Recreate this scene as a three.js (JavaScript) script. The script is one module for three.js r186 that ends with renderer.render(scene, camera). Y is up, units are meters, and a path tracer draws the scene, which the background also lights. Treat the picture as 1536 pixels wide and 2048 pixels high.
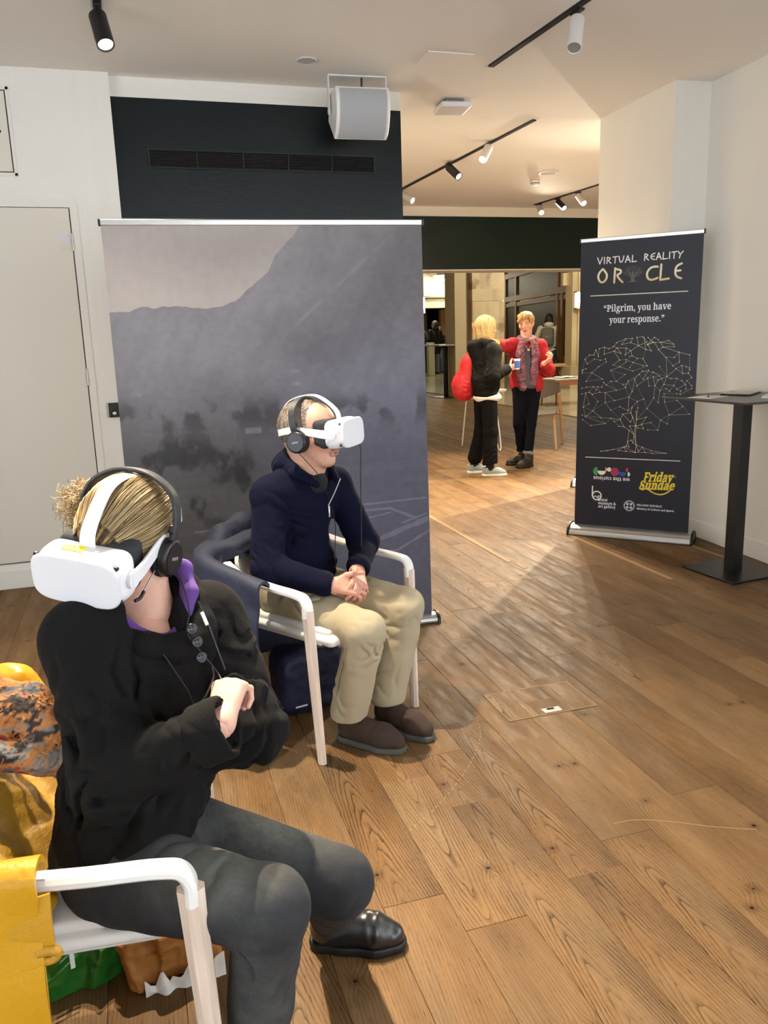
import * as THREE from 'three';
import { RoundedBoxGeometry } from 'three/addons/geometries/RoundedBoxGeometry.js';
import { mergeGeometries, mergeVertices, toCreasedNormals } from 'three/addons/utils/BufferGeometryUtils.js';
import { RectAreaLightUniformsLib } from 'three/addons/lights/RectAreaLightUniformsLib.js';

RectAreaLightUniformsLib.init();
const V = (x, y, z) => new THREE.Vector3(x, y, z);
const scene = new THREE.Scene();
const renderer = new THREE.WebGLRenderer({ antialias: true });
renderer.shadowMap.enabled = true;
renderer.shadowMap.type = THREE.PCFSoftShadowMap;
renderer.toneMapping = THREE.LinearToneMapping;
renderer.toneMappingExposure = 0.39;

// ---------- camera: x runs along the back wall, -z into the hall, y up, metres
const CAM = { yaw: 16.95, pitch: 12.43, roll: 1.84, h: 1.48, f: 1615 };
const camera = new THREE.PerspectiveCamera(2 * Math.atan(1024 / CAM.f) * 180 / Math.PI, 1536 / 2048, 0.05, 120);
camera.position.set(0, CAM.h, 0);
camera.rotation.order = 'YXZ';
camera.rotation.set(-CAM.pitch * Math.PI / 180, -CAM.yaw * Math.PI / 180, -CAM.roll * Math.PI / 180);
scene.add(camera);

// ---------- overcast sky, seen only through the windows behind and beside the camera
scene.background = new THREE.Color().setRGB(13.0, 14.2, 15.6);

// ---------- lamps: every one is built with its fitting further down; here are their numbers
const WARM = new THREE.Color().setRGB(1.0, 0.84, 0.64);
const SPOTLIGHT = (x, y, z, tx, ty, tz, cd, deg, pen, r, color = WARM) => {
  const s = new THREE.SpotLight(color, cd, 0, deg * Math.PI / 180, pen, 2);
  s.position.set(x, y, z); s.target.position.set(tx, ty, tz);
  s.castShadow = true; s.shadow.mapSize.set(1024, 1024); s.shadow.radius = r; s.shadow.bias = -0.0005;
  scene.add(s, s.target);
  return s;
};

// ================= helpers
let seed = 7;
const rnd = () => { seed = (seed + 0x6d2b79f5) | 0; let t = Math.imul(seed ^ (seed >>> 15), 1 | seed); t = (t + Math.imul(t ^ (t >>> 7), 61 | t)) ^ t; return ((t ^ (t >>> 14)) >>> 0) / 4294967296; };
const rr = (a, b) => a + (b - a) * rnd();
const mixn = (a, b, t) => a + (b - a) * t, clamp = (x, a = 0, b = 1) => Math.min(b, Math.max(a, x));
const sstep = (a, b, x) => { const t = clamp((x - a) / (b - a)); return t * t * (3 - 2 * t); };
const h3 = (x, y, z) => { let n = Math.imul(x, 374761393) + Math.imul(y, 668265263) + Math.imul(z, 2147483647 ^ 0x5bd1e995) | 0; n = Math.imul(n ^ (n >>> 13), 1274126177); return ((n ^ (n >>> 16)) >>> 0) / 4294967296; };
function noise3(x, y, z) { // value noise, -1..1
  const xi = Math.floor(x), yi = Math.floor(y), zi = Math.floor(z);
  let fx = x - xi, fy = y - yi, fz = z - zi; fx = fx * fx * (3 - 2 * fx); fy = fy * fy * (3 - 2 * fy); fz = fz * fz * (3 - 2 * fz);
  const l = (a, b, t) => a + (b - a) * t;
  return 2 * l(l(l(h3(xi, yi, zi), h3(xi + 1, yi, zi), fx), l(h3(xi, yi + 1, zi), h3(xi + 1, yi + 1, zi), fx), fy),
    l(l(h3(xi, yi, zi + 1), h3(xi + 1, yi, zi + 1), fx), l(h3(xi, yi + 1, zi + 1), h3(xi + 1, yi + 1, zi + 1), fx), fy), fz) - 1;
}
const fbm = (x, y, z, o = 4) => { let s = 0, a = 0.5; for (let i = 0; i < o; i++) { s += a * noise3(x, y, z); x = x * 2.03 + 11.3; y = y * 2.03 + 5.7; z = z * 2.03 + 3.1; a *= 0.5; } return s; };

const S = (hex) => new THREE.Color(hex);
const mat = (color, rough = 0.6, o = {}) => new THREE.MeshPhysicalMaterial({ color, roughness: rough, ...o });
const taken = {};
const numbered = (n) => { taken[n] = (taken[n] ?? -1) + 1; return taken[n] ? n + '_' + String(taken[n]).padStart(3, '0') : n; };
function thing(name, label, category, [x, y, z] = [0, 0, 0], turn = 0, group) {
  const g = new THREE.Group(); g.name = numbered(name); g.position.set(x, y, z); g.rotation.y = turn;
  g.userData = { label, category }; if (group) g.userData.group = group;
  scene.add(g); return g;
}
function mesh(name, geo, material, parent = scene, label) {
  const m = new THREE.Mesh(Array.isArray(geo) ? merge(geo) : geo, material);
  m.name = parent === scene ? numbered(name) : name; m.castShadow = m.receiveShadow = true;
  if (label) m.userData.label = label;
  parent.add(m); return m;
}
const struct = (name, geo, material) => { const m = mesh(name, geo, material); m.userData = { kind: 'structure' }; return m; };
const tag = (m, label, category, group) => { Object.assign(m.userData, { label, category }); if (group) m.userData.group = group; return m; };
function copyOf(root, name, label, [x, y, z], turn = 0, group) {
  const c = root.clone(); c.name = numbered(name); c.position.set(x, y, z); c.rotation.y = turn;
  c.userData = { ...root.userData, label }; if (group) c.userData.group = group;
  scene.add(c); return c;
}
// geometry given in world metres is moved into the frame of its (translated only) thing
const inFrame = (g, root) => { if (Array.isArray(g)) g = merge(g); g.translate(-root.position.x, -root.position.y, -root.position.z); return g; };

function merge(list) {
  list = list.map((g) => { g = g.index ? g.toNonIndexed() : g; for (const k of Object.keys(g.attributes)) if (!['position', 'normal', 'uv'].includes(k)) g.deleteAttribute(k);
    if (!g.attributes.uv) g.setAttribute('uv', new THREE.BufferAttribute(new Float32Array(g.attributes.position.count * 2), 2)); return g; });
  return mergeGeometries(list);
}
const at = (g, x = 0, y = 0, z = 0, rx = 0, ry = 0, rz = 0, s) => {
  if (s) Array.isArray(s) ? g.scale(...s) : g.scale(s, s, s);
  if (rx) g.rotateX(rx); if (ry) g.rotateY(ry); if (rz) g.rotateZ(rz);
  g.translate(x, y, z); return g;
};
const box = (w, h, d, x = 0, y = 0, z = 0) => new THREE.BoxGeometry(w, h, d).translate(x, y, z);
const span = (x0, x1, y0, y1, z0, z1) => box(x1 - x0, y1 - y0, z1 - z0, (x0 + x1) / 2, (y0 + y1) / 2, (z0 + z1) / 2);
const rbox = (w, h, d, r = 0.005, x = 0, y = 0, z = 0, seg = 2) => new RoundedBoxGeometry(w, h, d, seg, Math.min(r, w / 2.01, h / 2.01, d / 2.01)).translate(x, y, z);
const cyl = (r0, r1, h, x = 0, y = 0, z = 0, n = 24) => new THREE.CylinderGeometry(r0, r1, h, n).translate(x, y, z);
const tube = (pts, r, n = 40, k = 8, closed = false) => new THREE.TubeGeometry(new THREE.CatmullRomCurve3(pts, closed, 'centripetal'), n, r, k, closed);
const lathe = (pts, n = 32) => new THREE.LatheGeometry(pts.map(([x, y]) => new THREE.Vector2(x, y)), n);
function between(a, b, r0, r1, n = 16) { // tapered rod from a to b
  const d = b.clone().sub(a), g = new THREE.CylinderGeometry(r1, r0, d.length(), n);
  g.applyQuaternion(new THREE.Quaternion().setFromUnitVectors(V(0, 1, 0), d.normalize())); g.translate((a.x + b.x) / 2, (a.y + b.y) / 2, (a.z + b.z) / 2); return g;
}
function plate(pts, depth, bevel = 0.003, seg = 2) { // a flat outline given thickness along z
  const s = new THREE.Shape(pts.map(([x, y]) => new THREE.Vector2(x, y)));
  return new THREE.ExtrudeGeometry(s, { depth: depth - 2 * bevel, bevelEnabled: bevel > 0, bevelSize: bevel, bevelThickness: bevel, bevelSegments: seg, curveSegments: 12 }).translate(0, 0, bevel);
}
// flat strap along pts; wd = its width direction at each point
function strap(pts, wd, w, t, n = 40) {
  const c = new THREE.CatmullRomCurve3(pts, false, 'centripetal'), P = c.getPoints(n), pos = [], idx = [], m = 8;
  const wdAt = (u) => { const f = u * (wd.length - 1), i = Math.min(wd.length - 2, Math.floor(f)); return wd.length === 1 ? wd[0].clone() : wd[i].clone().lerp(wd[i + 1], f - i); };
  P.forEach((p, i) => {
    const tan = P[Math.min(n, i + 1)].clone().sub(P[Math.max(0, i - 1)]).normalize(), W = wdAt(i / n); W.addScaledVector(tan, -W.dot(tan)).normalize();
    const N = tan.clone().cross(W), ww = (typeof w === 'function' ? w(i / n) : w) / 2, tt = t / 2, b = Math.min(tt * 0.6, ww * 0.6);
    for (const [a, e] of [[ww - b, tt], [ww, tt - b], [ww, b - tt], [ww - b, -tt], [b - ww, -tt], [-ww, b - tt], [-ww, tt - b], [b - ww, tt]]) { const q = p.clone().addScaledVector(W, a).addScaledVector(N, e); pos.push(q.x, q.y, q.z); }
  });
  for (let i = 0; i < n; i++) for (let k = 0; k < m; k++) { const a = i * m + k, b = i * m + (k + 1) % m; idx.push(a, b, a + m, b, b + m, a + m); }
  for (let k = 1; k < m - 1; k++) idx.push(0, k + 1, k, n * m, n * m + k, n * m + k + 1);
  let g = new THREE.BufferGeometry(); g.setAttribute('position', new THREE.Float32BufferAttribute(pos, 3)); g.setIndex(idx);
  g = toCreasedNormals(g, 0.7); return g;
}
// grid surface with thickness: f(u, v) -> Vector3
function sheet(f, nu, nv, thick = 0.004) {
  const pos = [], uv = [], idx = [], Q = [];
  for (let j = 0; j <= nv; j++) for (let i = 0; i <= nu; i++) Q.push(f(i / nu, j / nv));
  const at2 = (i, j) => Q[clamp(j, 0, nv) * (nu + 1) + clamp(i, 0, nu)];
  const nrm = Q.map((q, k) => { const i = k % (nu + 1), j = Math.floor(k / (nu + 1)); return at2(i + 1, j).clone().sub(at2(i - 1, j)).cross(at2(i, j + 1).clone().sub(at2(i, j - 1))).normalize(); });
  for (const s of [0.5, -0.5]) Q.forEach((q, k) => { const p = q.clone().addScaledVector(nrm[k], s * thick); pos.push(p.x, p.y, p.z); uv.push((k % (nu + 1)) / nu, Math.floor(k / (nu + 1)) / nv); });
  const N = Q.length, I = (i, j) => j * (nu + 1) + i;
  for (let j = 0; j < nv; j++) for (let i = 0; i < nu; i++) { const a = I(i, j), b = I(i + 1, j), c = I(i + 1, j + 1), d = I(i, j + 1); idx.push(a, b, c, a, c, d, N + a, N + c, N + b, N + a, N + d, N + c); }
  const rim = []; for (let i = 0; i < nu; i++) rim.push([I(i, 0), I(i + 1, 0)], [I(i + 1, nv), I(i, nv)]); for (let j = 0; j < nv; j++) rim.push([I(nu, j), I(nu, j + 1)], [I(0, j + 1), I(0, j)]);
  for (const [a, b] of rim) idx.push(a, N + a, b, b, N + a, N + b);
  const g = new THREE.BufferGeometry(); g.setAttribute('position', new THREE.Float32BufferAttribute(pos, 3)); g.setAttribute('uv', new THREE.Float32BufferAttribute(uv, 2)); g.setIndex(idx);
  return toCreasedNormals(g, 1.0);
}
// planar uv in metres from the dominant normal
function boxUV(g, s = 1) {
  g = g.index ? g.toNonIndexed() : g; const p = g.attributes.position, n = g.attributes.normal, uv = new Float32Array(p.count * 2);
  for (let i = 0; i < p.count; i += 3) {
    let ax = 0, ay = 0, az = 0; for (let k = 0; k < 3; k++) { ax += n.getX(i + k); ay += n.getY(i + k); az += n.getZ(i + k); }
    ax = Math.abs(ax); ay = Math.abs(ay); az = Math.abs(az);
    for (let k = 0; k < 3; k++) { const x = p.getX(i + k), y = p.getY(i + k), z = p.getZ(i + k); const [u, v] = ax >= ay && ax >= az ? [z, y] : ay >= az ? [x, z] : [x, y]; uv[2 * (i + k)] = u * s; uv[2 * (i + k) + 1] = v * s; }
  }
  g.setAttribute('uv', new THREE.BufferAttribute(uv, 2)); return g;
}
// ---------- textures
function canvasTex(w, h, draw, srgb = true) {
  const c = document.createElement('canvas'); c.width = w; c.height = h; draw(c.getContext('2d'), w, h);
  const t = new THREE.CanvasTexture(c); if (srgb) t.colorSpace = THREE.SRGBColorSpace; t.anisotropy = 8; return t;
}
function dataTex(w, h, f, srgb = true) { // f(u, v, x, y) -> [r, g, b] in 0..255
  const d = new Uint8Array(w * h * 4);
  for (let y = 0; y < h; y++) for (let x = 0; x < w; x++) { const c = f(x / w, y / h, x, y), o = 4 * (y * w + x); d[o] = clamp(c[0], 0, 255); d[o + 1] = clamp(c[1], 0, 255); d[o + 2] = clamp(c[2], 0, 255); d[o + 3] = 255; }
  const t = new THREE.DataTexture(d, w, h); t.wrapS = t.wrapT = THREE.RepeatWrapping; t.magFilter = THREE.LinearFilter; t.minFilter = THREE.LinearMipmapLinearFilter; t.generateMipmaps = true;
  if (srgb) t.colorSpace = THREE.SRGBColorSpace; t.needsUpdate = true; return t;
}
const tiled = (t, sx, sy = sx) => { const c = t.clone(); c.wrapS = c.wrapT = THREE.RepeatWrapping; c.repeat.set(sx, sy); c.needsUpdate = true; return c; };

// ---------- signed distance bodies, meshed by surface nets
class Sdf {
  constructor() { this.ops = []; this.warp = null; }
  add(fn, c, R, k = 0.02, kind = 0) { this.ops.push({ fn, x: c.x, y: c.y, z: c.z, R, k, kind }); return this; }
  cap(a, b, ra, rb, k = 0.02, kind = 0) {
    const dx = b.x - a.x, dy = b.y - a.y, dz = b.z - a.z, L = Math.max(1e-9, dx * dx + dy * dy + dz * dz);
    return this.add((x, y, z) => { const px = x - a.x, py = y - a.y, pz = z - a.z, t = clamp((px * dx + py * dy + pz * dz) / L), ex = px - t * dx, ey = py - t * dy, ez = pz - t * dz; return Math.sqrt(ex * ex + ey * ey + ez * ez) - (ra + (rb - ra) * t); },
      a.clone().lerp(b, 0.5), Math.sqrt(L) / 2 + Math.max(ra, rb), k, kind);
  }
  chain(pts, rs, k = 0.02) { for (let i = 0; i + 1 < pts.length; i++) this.cap(pts[i], pts[i + 1], rs[i], rs[i + 1], k); return this; }
  ell(c, r, k = 0.02, F = null, kind = 0) { // F: {f, u, l} axes; r = (left, up, forward)
    const l = F ? F.l : V(1, 0, 0), u = F ? F.u : V(0, 1, 0), f = F ? F.f : V(0, 0, 1), m = Math.max(r.x, r.y, r.z);
    return this.add((x, y, z) => {
      const px = x - c.x, py = y - c.y, pz = z - c.z, a = (px * l.x + py * l.y + pz * l.z) / r.x, b = (px * u.x + py * u.y + pz * u.z) / r.y, e = (px * f.x + py * f.y + pz * f.z) / r.z;
      const k0 = Math.sqrt(a * a + b * b + e * e), k1 = Math.sqrt((a / r.x) ** 2 + (b / r.y) ** 2 + (e / r.z) ** 2); return k1 < 1e-9 ? -Math.min(r.x, r.y, r.z) : k0 * (k0 - 1) / k1;
    }, c, m, k, kind);
  }
  bx(c, hs, rad = 0.01, k = 0.005, F = null, kind = 0) {
    const l = F ? F.l : V(1, 0, 0), u = F ? F.u : V(0, 1, 0), f = F ? F.f : V(0, 0, 1);
    return this.add((x, y, z) => {
      const px = x - c.x, py = y - c.y, pz = z - c.z, a = Math.abs(px * l.x + py * l.y + pz * l.z) - hs.x + rad, b = Math.abs(px * u.x + py * u.y + pz * u.z) - hs.y + rad, e = Math.abs(px * f.x + py * f.y + pz * f.z) - hs.z + rad;
      const A = Math.max(a, 0), B = Math.max(b, 0), E = Math.max(e, 0); return Math.sqrt(A * A + B * B + E * E) + Math.min(0, Math.max(a, b, e)) - rad;
    }, c, hs.length(), k, kind);
  }
  ring(c, n, R, r, k = 0.01, kind = 0, sy = 1) { // torus round axis n
    n = n.clone().normalize();
    return this.add((x, y, z) => { const px = x - c.x, py = y - c.y, pz = z - c.z, hgt = px * n.x + py * n.y + pz * n.z, q = Math.sqrt(Math.max(0, px * px + py * py + pz * pz - hgt * hgt)) - R; return Math.sqrt(q * q + hgt * hgt / (sy * sy)) - r; }, c, R + r * Math.max(1, sy), k, kind);
  }
  cut(p, n, k = 0.004) { n = n.clone().normalize(); return this.add((x, y, z) => (x - p.x) * n.x + (y - p.y) * n.y + (z - p.z) * n.z, p, 1e9, k, 2); } // keep the side that n points away from
  d(x, y, z) {
    let d = 1e3;
    for (const o of this.ops) {
      if (o.kind === 2) { const e = o.fn(x, y, z), h = Math.max(o.k - Math.abs(d - e), 0) / o.k; d = Math.max(d, e) + h * h * o.k / 4; continue; }
      const dx = x - o.x, dy = y - o.y, dz = z - o.z, lb = Math.sqrt(dx * dx + dy * dy + dz * dz) - o.R;
      if (o.kind === 0) { if (lb > d + o.k) continue; const e = o.fn(x, y, z), h = Math.max(o.k - Math.abs(d - e), 0) / o.k; d = Math.min(d, e) - h * h * o.k / 4; }
      else { if (-lb < d - o.k) continue; const e = -o.fn(x, y, z), h = Math.max(o.k - Math.abs(d - e), 0) / o.k; d = Math.max(d, e) + h * h * o.k / 4; }
    }
    return this.warp ? d + this.warp(x, y, z, d) : d;
  }
  bounds() { const b = new THREE.Box3(); for (const o of this.ops) if (o.kind === 0) { b.expandByPoint(V(o.x - o.R, o.y - o.R, o.z - o.R)); b.expandByPoint(V(o.x + o.R, o.y + o.R, o.z + o.R)); } return b; }
  mesh(cell, color = null, bb = null) {
    const b = bb || this.bounds(), pad = cell * 2.5, lo = b.min.clone().subScalar(pad), hi = b.max.clone().addScalar(pad);
    const nx = Math.ceil((hi.x - lo.x) / cell) + 1, ny = Math.ceil((hi.y - lo.y) / cell) + 1, nz = Math.ceil((hi.z - lo.z) / cell) + 1;
    const g = new Float32Array(nx * ny * nz).fill(1), B = 6, half = B * cell * 0.87;
    for (let bz = 0; bz < nz; bz += B) for (let by = 0; by < ny; by += B) for (let bx = 0; bx < nx; bx += B) {
      const c = this.d(lo.x + (bx + B / 2) * cell, lo.y + (by + B / 2) * cell, lo.z + (bz + B / 2) * cell), far = Math.abs(c) > half * 1.25 + cell + 0.012;
      if (far && c > 0) continue;
      for (let z = bz; z < Math.min(nz, bz + B); z++) for (let y = by; y < Math.min(ny, by + B); y++) for (let x = bx; x < Math.min(nx, bx + B); x++)
        g[(z * ny + y) * nx + x] = far ? -1 : this.d(lo.x + x * cell, lo.y + y * cell, lo.z + z * cell);
    }
    const vid = new Int32Array(nx * ny * nz).fill(-1), pos = [], idx = [], sx = 1, sy = nx, sz = nx * ny, off = [0, sx, sy, sx + sy, sz, sx + sz, sy + sz, sx + sy + sz];
    const E = [[0, 1], [2, 3], [4, 5], [6, 7], [0, 2], [1, 3], [4, 6], [5, 7], [0, 4], [1, 5], [2, 6], [3, 7]];
    for (let z = 0; z < nz - 1; z++) for (let y = 0; y < ny - 1; y++) for (let x = 0; x < nx - 1; x++) {
      const i = (z * ny + y) * nx + x; let m = 0; for (let k = 0; k < 8; k++) if (g[i + off[k]] < 0) m |= 1 << k;
      if (m === 0 || m === 255) continue;
      let ax = 0, ay = 0, az = 0, n = 0;
      for (const [p, q] of E) { const a = g[i + off[p]], c = g[i + off[q]]; if ((a < 0) === (c < 0)) continue; const t = a / (a - c); n++;
        ax += (p & 1) + t * ((q & 1) - (p & 1)); ay += (p >> 1 & 1) + t * ((q >> 1 & 1) - (p >> 1 & 1)); az += (p >> 2) + t * ((q >> 2) - (p >> 2)); }
      vid[i] = pos.length / 3; pos.push(lo.x + (x + ax / n) * cell, lo.y + (y + ay / n) * cell, lo.z + (z + az / n) * cell);
    }
    for (let z = 1; z < nz - 1; z++) for (let y = 1; y < ny - 1; y++) for (let x = 1; x < nx - 1; x++) {
      const i = (z * ny + y) * nx + x, s = g[i] < 0;
      for (const [d, u, v] of [[sx, sy, sz], [sy, sz, sx], [sz, sx, sy]]) {
        if ((g[i + d] < 0) === s) continue;
        const a = vid[i], b2 = vid[i - u], c = vid[i - u - v], e = vid[i - v]; if (a < 0 || b2 < 0 || c < 0 || e < 0) continue;
        if (s) idx.push(a, b2, c, a, c, e); else idx.push(a, c, b2, a, e, c);
      }
    }
    const nv = pos.length / 3, nor = new Float32Array(nv * 3), col = color ? new Float32Array(nv * 3) : null, h = cell * 0.5;
    for (let i = 0; i < nv; i++) {
      const x = pos[3 * i], y = pos[3 * i + 1], z = pos[3 * i + 2];
      let a = this.d(x + h, y, z) - this.d(x - h, y, z), b2 = this.d(x, y + h, z) - this.d(x, y - h, z), c = this.d(x, y, z + h) - this.d(x, y, z - h); const L = Math.hypot(a, b2, c) || 1;
      nor[3 * i] = a / L; nor[3 * i + 1] = b2 / L; nor[3 * i + 2] = c / L;
      if (col) { const k = color(x, y, z, a / L, b2 / L, c / L); col[3 * i] = k[0]; col[3 * i + 1] = k[1]; col[3 * i + 2] = k[2]; }
    }
    const geo = new THREE.BufferGeometry(); geo.setAttribute('position', new THREE.Float32BufferAttribute(pos, 3)); geo.setAttribute('normal', new THREE.BufferAttribute(nor, 3)); geo.setIndex(idx);
    if (col) geo.setAttribute('color', new THREE.BufferAttribute(col, 3));
    return geo;
  }
}
const lin = (hex) => new THREE.Color(hex).toArray();
const frameOf = (f, u) => { f = f.clone().normalize(); const l = u.clone().cross(f).normalize(); return { f, l, u: f.clone().cross(l).normalize() }; };
const put = (F, c, x, y, z) => c.clone().addScaledVector(F.l, x).addScaledVector(F.u, y).addScaledVector(F.f, z);
const intoFrame = (g, F, c) => g.applyMatrix4(new THREE.Matrix4().makeBasis(F.l, F.u, F.f).setPosition(c));

// ================= materials of the room
const plaster = (hex, amp = 5, s = 1) => { // painted plaster: a faint roller mottle
  const c = S(hex), [r, g, b] = [c.r, c.g, c.b].map((v) => 255 * Math.pow(v, 1 / 2.2));
  return dataTex(256, 256, (u, v) => { const a = Math.sin(u * 6.2832), e = Math.cos(u * 6.2832), f = Math.sin(v * 6.2832), h = Math.cos(v * 6.2832), n = fbm(a * 1.3 + f, e * 1.3 + h * .8, f * 1.1 - h + 9, 5) * amp; return [r + n, g + n, b + n]; });
};
const ROLLER = dataTex(256, 256, (u, v, x, y) => { const n = 128 + 60 * (h3(x, y, 3) - .5) + 50 * noise3(x / 5, y / 5, 1) + 30 * noise3(x / 17, y / 17, 4); return [n, n, n]; }, false);
const M = {
  wall: mat('#e9e6de', .62, { bumpMap: tiled(ROLLER, 1), bumpScale: .0006 }),
  ceiling: mat('#efebe4', .8),
  trim: mat('#e6e3da', .5), door: mat('#dcd6c9', .45),
  dark: mat('#0b1619', .3, { bumpMap: tiled(ROLLER, 2), bumpScale: .0005, specularIntensity: .6 }),
  green: mat('#061a16', .4, { bumpMap: tiled(ROLLER, 2), bumpScale: .0005, specularIntensity: .5 }),
  gap: mat('#15130f', .9), black: mat('#121214', .42), blackMetal: mat('#1c1d20', .38, { metalness: .3 }), blackMatte: mat('#17171a', .75),
  white: mat('#eceae6', .38), whitePlastic: mat('#e6e7ea', .3, { clearcoat: .3, clearcoatRoughness: .25 }), steel: mat('#b8b8b4', .35, { metalness: .9 }),
  aluminium: mat('#cfcfcc', .28, { metalness: .85 }), rubber: mat('#0e0e0f', .7),
};
M.wall.map = plaster('#e9e6de', 3); M.wall.color.set('#ffffff');
M.wallDoor = M.wall;

// ---------- oak
function oak(k) {
  const w = 256, h = 2048, kind = k % 3, x0 = kind === 0 ? rr(.35, .65) : kind === 1 ? rr(-.5, .1) : rr(.9, 1.4), tone = [0, 7, -9, 12, -4, 3][k], o = k * 17.3, flip = k % 2 ? 1 : -1;
  const knots = [...Array(k % 4 === 1 ? 3 : 1)].map(() => [rr(.1, .9), rr(.05, .95), rr(.012, .03)]);
  return dataTex(w, h, (u, v, x, y) => {
    let dark = 0, uu = u + .05 * noise3(u * 2, v * 6, o), vv = flip * v;
    for (const [kx, ky, kr] of knots) { const dx = (u - kx), dy = (v - ky) * 11, q = Math.hypot(dx, dy); uu += .09 * Math.exp(-q * q * 24) * Math.sign(dx || 1); dark += 95 * sstep(kr * 1.6, kr * .4, q) + 24 * Math.exp(-q * q * 90); }
    const taper = 3.4 + 1.4 * noise3(v * 1.3, o, 2), q = Math.sqrt((uu - x0) ** 2 * 5 + (.25 + .02 * noise3(u * 9, v * 40, o)) ** 2) + vv * taper * .5 + .09 * fbm(u * 3, v * 9, o, 3) + .012 * noise3(u * 30, v * 60, o);
    const r = q * 9, f = r - Math.floor(r), line = Math.pow(1 - f, 5) * (.55 + .45 * noise3(u * 4, v * 10, o + 5));
    const pore = Math.max(0, noise3(x / 1.3, y / 26, o) - .35) * (1.2 - f) * 46, fine = 7 * noise3(x / 2.2, y / 90, o + 8), cloud = 20 * fbm(u * 2.2, v * 7, o + 3, 4), e = Math.min(u, 1 - u), edge = 30 * sstep(.034, .012, e) * clamp(.3 + .9 * noise3(v * 9, o, 7) + .5 * noise3(v * 70, o, 3));
    const fleck = Math.max(0, noise3(x / 3, y / 8, o + 40) - .82) * 50;
    const d = -line * (kind === 0 ? 74 : 40) - pore * 1.4 - dark + fine + cloud + fleck + tone + edge, gr = 7 * fbm(u * 1.6 + 5, v * 5, o + 30, 3);
    return [108 + d * 1.02 - gr, 82 + d * .92, 52 + d * .74 + gr];
  });
}
const OAK = [0, 1, 2, 3, 4, 5].map(oak);
const WEAR = dataTex(512, 512, (u, v, x, y) => { const n = 150 + 46 * fbm(u * 7, v * 7, 2, 4) + 26 * (h3(x, y, 1) - .5) + Math.max(0, noise3(x / 40, y / 3, 6) - .6) * 110; return [n, n, n]; }, false);
const OAKM = OAK.map((t) => new THREE.MeshPhysicalMaterial({ map: t, roughness: 1, roughnessMap: tiled(WEAR, 1, 2), bumpMap: t, bumpScale: .0003, specularIntensity: .42 }));
const oakBase = mat('#5d4128', .7);

// ---------- floor: slab with planks of its own; planks run along z, 172.5 mm wide
const floor = struct('floor', span(-4.2, 7.2, -.2, -.014, -24, 3.7), oakBase);
{
  const PW = .1725, X0 = .68, LEN = [1.6, 1.9, 2.2, 2.4], cache = {};
  const plankGeo = (len, off) => cache[len + '|' + off] ??= (() => {
    const a = PW / 2 - .0004, e = a - .0011, b = len / 2 - .0004, f = b - .0011, t = 0, s = -.0013, y2 = -.0135, P = [], U = [];
    const q = (...c) => { for (const k of [0, 1, 2, 0, 2, 3]) { P.push(...c[k]); U.push((c[k][0] / PW + .5) * .96 + .02, c[k][2] / 1.9 + off); } };
    q([-e, t, f], [e, t, f], [e, t, -f], [-e, t, -f]);
    q([-a, s, b], [a, s, b], [e, t, f], [-e, t, f]); q([a, s, -b], [-a, s, -b], [-e, t, -f], [e, t, -f]);
    q([a, s, b], [a, s, -b], [e, t, -f], [e, t, f]); q([-a, s, -b], [-a, s, b], [-e, t, f], [-e, t, -f]);
    q([-a, y2, b], [a, y2, b], [a, s, b], [-a, s, b]); q([a, y2, -b], [-a, y2, -b], [-a, s, -b], [a, s, -b]);
    q([a, y2, b], [a, y2, -b], [a, s, -b], [a, s, b]); q([-a, y2, -b], [-a, y2, b], [-a, s, b], [-a, s, -b]);
    const g = new THREE.BufferGeometry(); g.setAttribute('position', new THREE.Float32BufferAttribute(P, 3)); g.setAttribute('uv', new THREE.Float32BufferAttribute(U, 2)); g.computeVertexNormals(); return g;
  })();
  camera.updateMatrixWorld(); camera.aspect = .75; camera.updateProjectionMatrix();
  const all = [], inside = (x, z) => { const p = V(x, 0, z).project(camera); return z < -.4 && p.z < 1 && Math.abs(p.x) < 1.04 && Math.abs(p.y) < 1.04; };
  for (let k = -28; k <= 37; k++) {
    let z = 3.6 - rr(0, 1.8);
    while (z > -23.6) {
      const len = LEN[Math.floor(rnd() * 4)], x = X0 + PW * (k + .5), zc = z - len / 2, m = Math.floor(rnd() * 6), off = Math.floor(rnd() * 4) * .25, dy = -rnd() * .0006;
      let seen = false; for (let i = 0; i <= 6; i++) seen ||= inside(x, z - len * i / 6);
      if (x > -4.1 && x < 7.1) all.push({ len, x, zc, m, off, dy, seen, d: Math.hypot(x, 1.48, zc) * (seen ? 1 : 100) });
      z -= len;
    }
  }
  all.sort((a, b) => a.d - b.d);
  const rest = OAKM.map(() => []);
  all.forEach((p, i) => {
    const g = plankGeo(p.len, p.off);
    if (i < 290 && p.seen) { const m = mesh('plank', g, OAKM[p.m], floor); m.position.set(p.x, p.dy, p.zc); }
    else rest[p.m].push(g.clone().translate(p.x, p.dy, p.zc));
  });
  rest.forEach((l, i) => { const m = mesh('far_planks', l, OAKM[i], floor); m.userData.kind = 'stuff'; });
}
// paler filler strips let into the floor
const palm = mat('#8f7047', .8);
for (const [x, za, zb, w] of [[2.255, -6.9, -4.62, .035], [2.285, -4.58, -4.45, .035], [2.965, -5.2, -3.9, .03], [3.56, -4.5, -4.08, .028]])
  mesh('filler_strip', rbox(w, .003, zb - za, .001, x, .0002, (za + zb) / 2), palm, floor);
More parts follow.
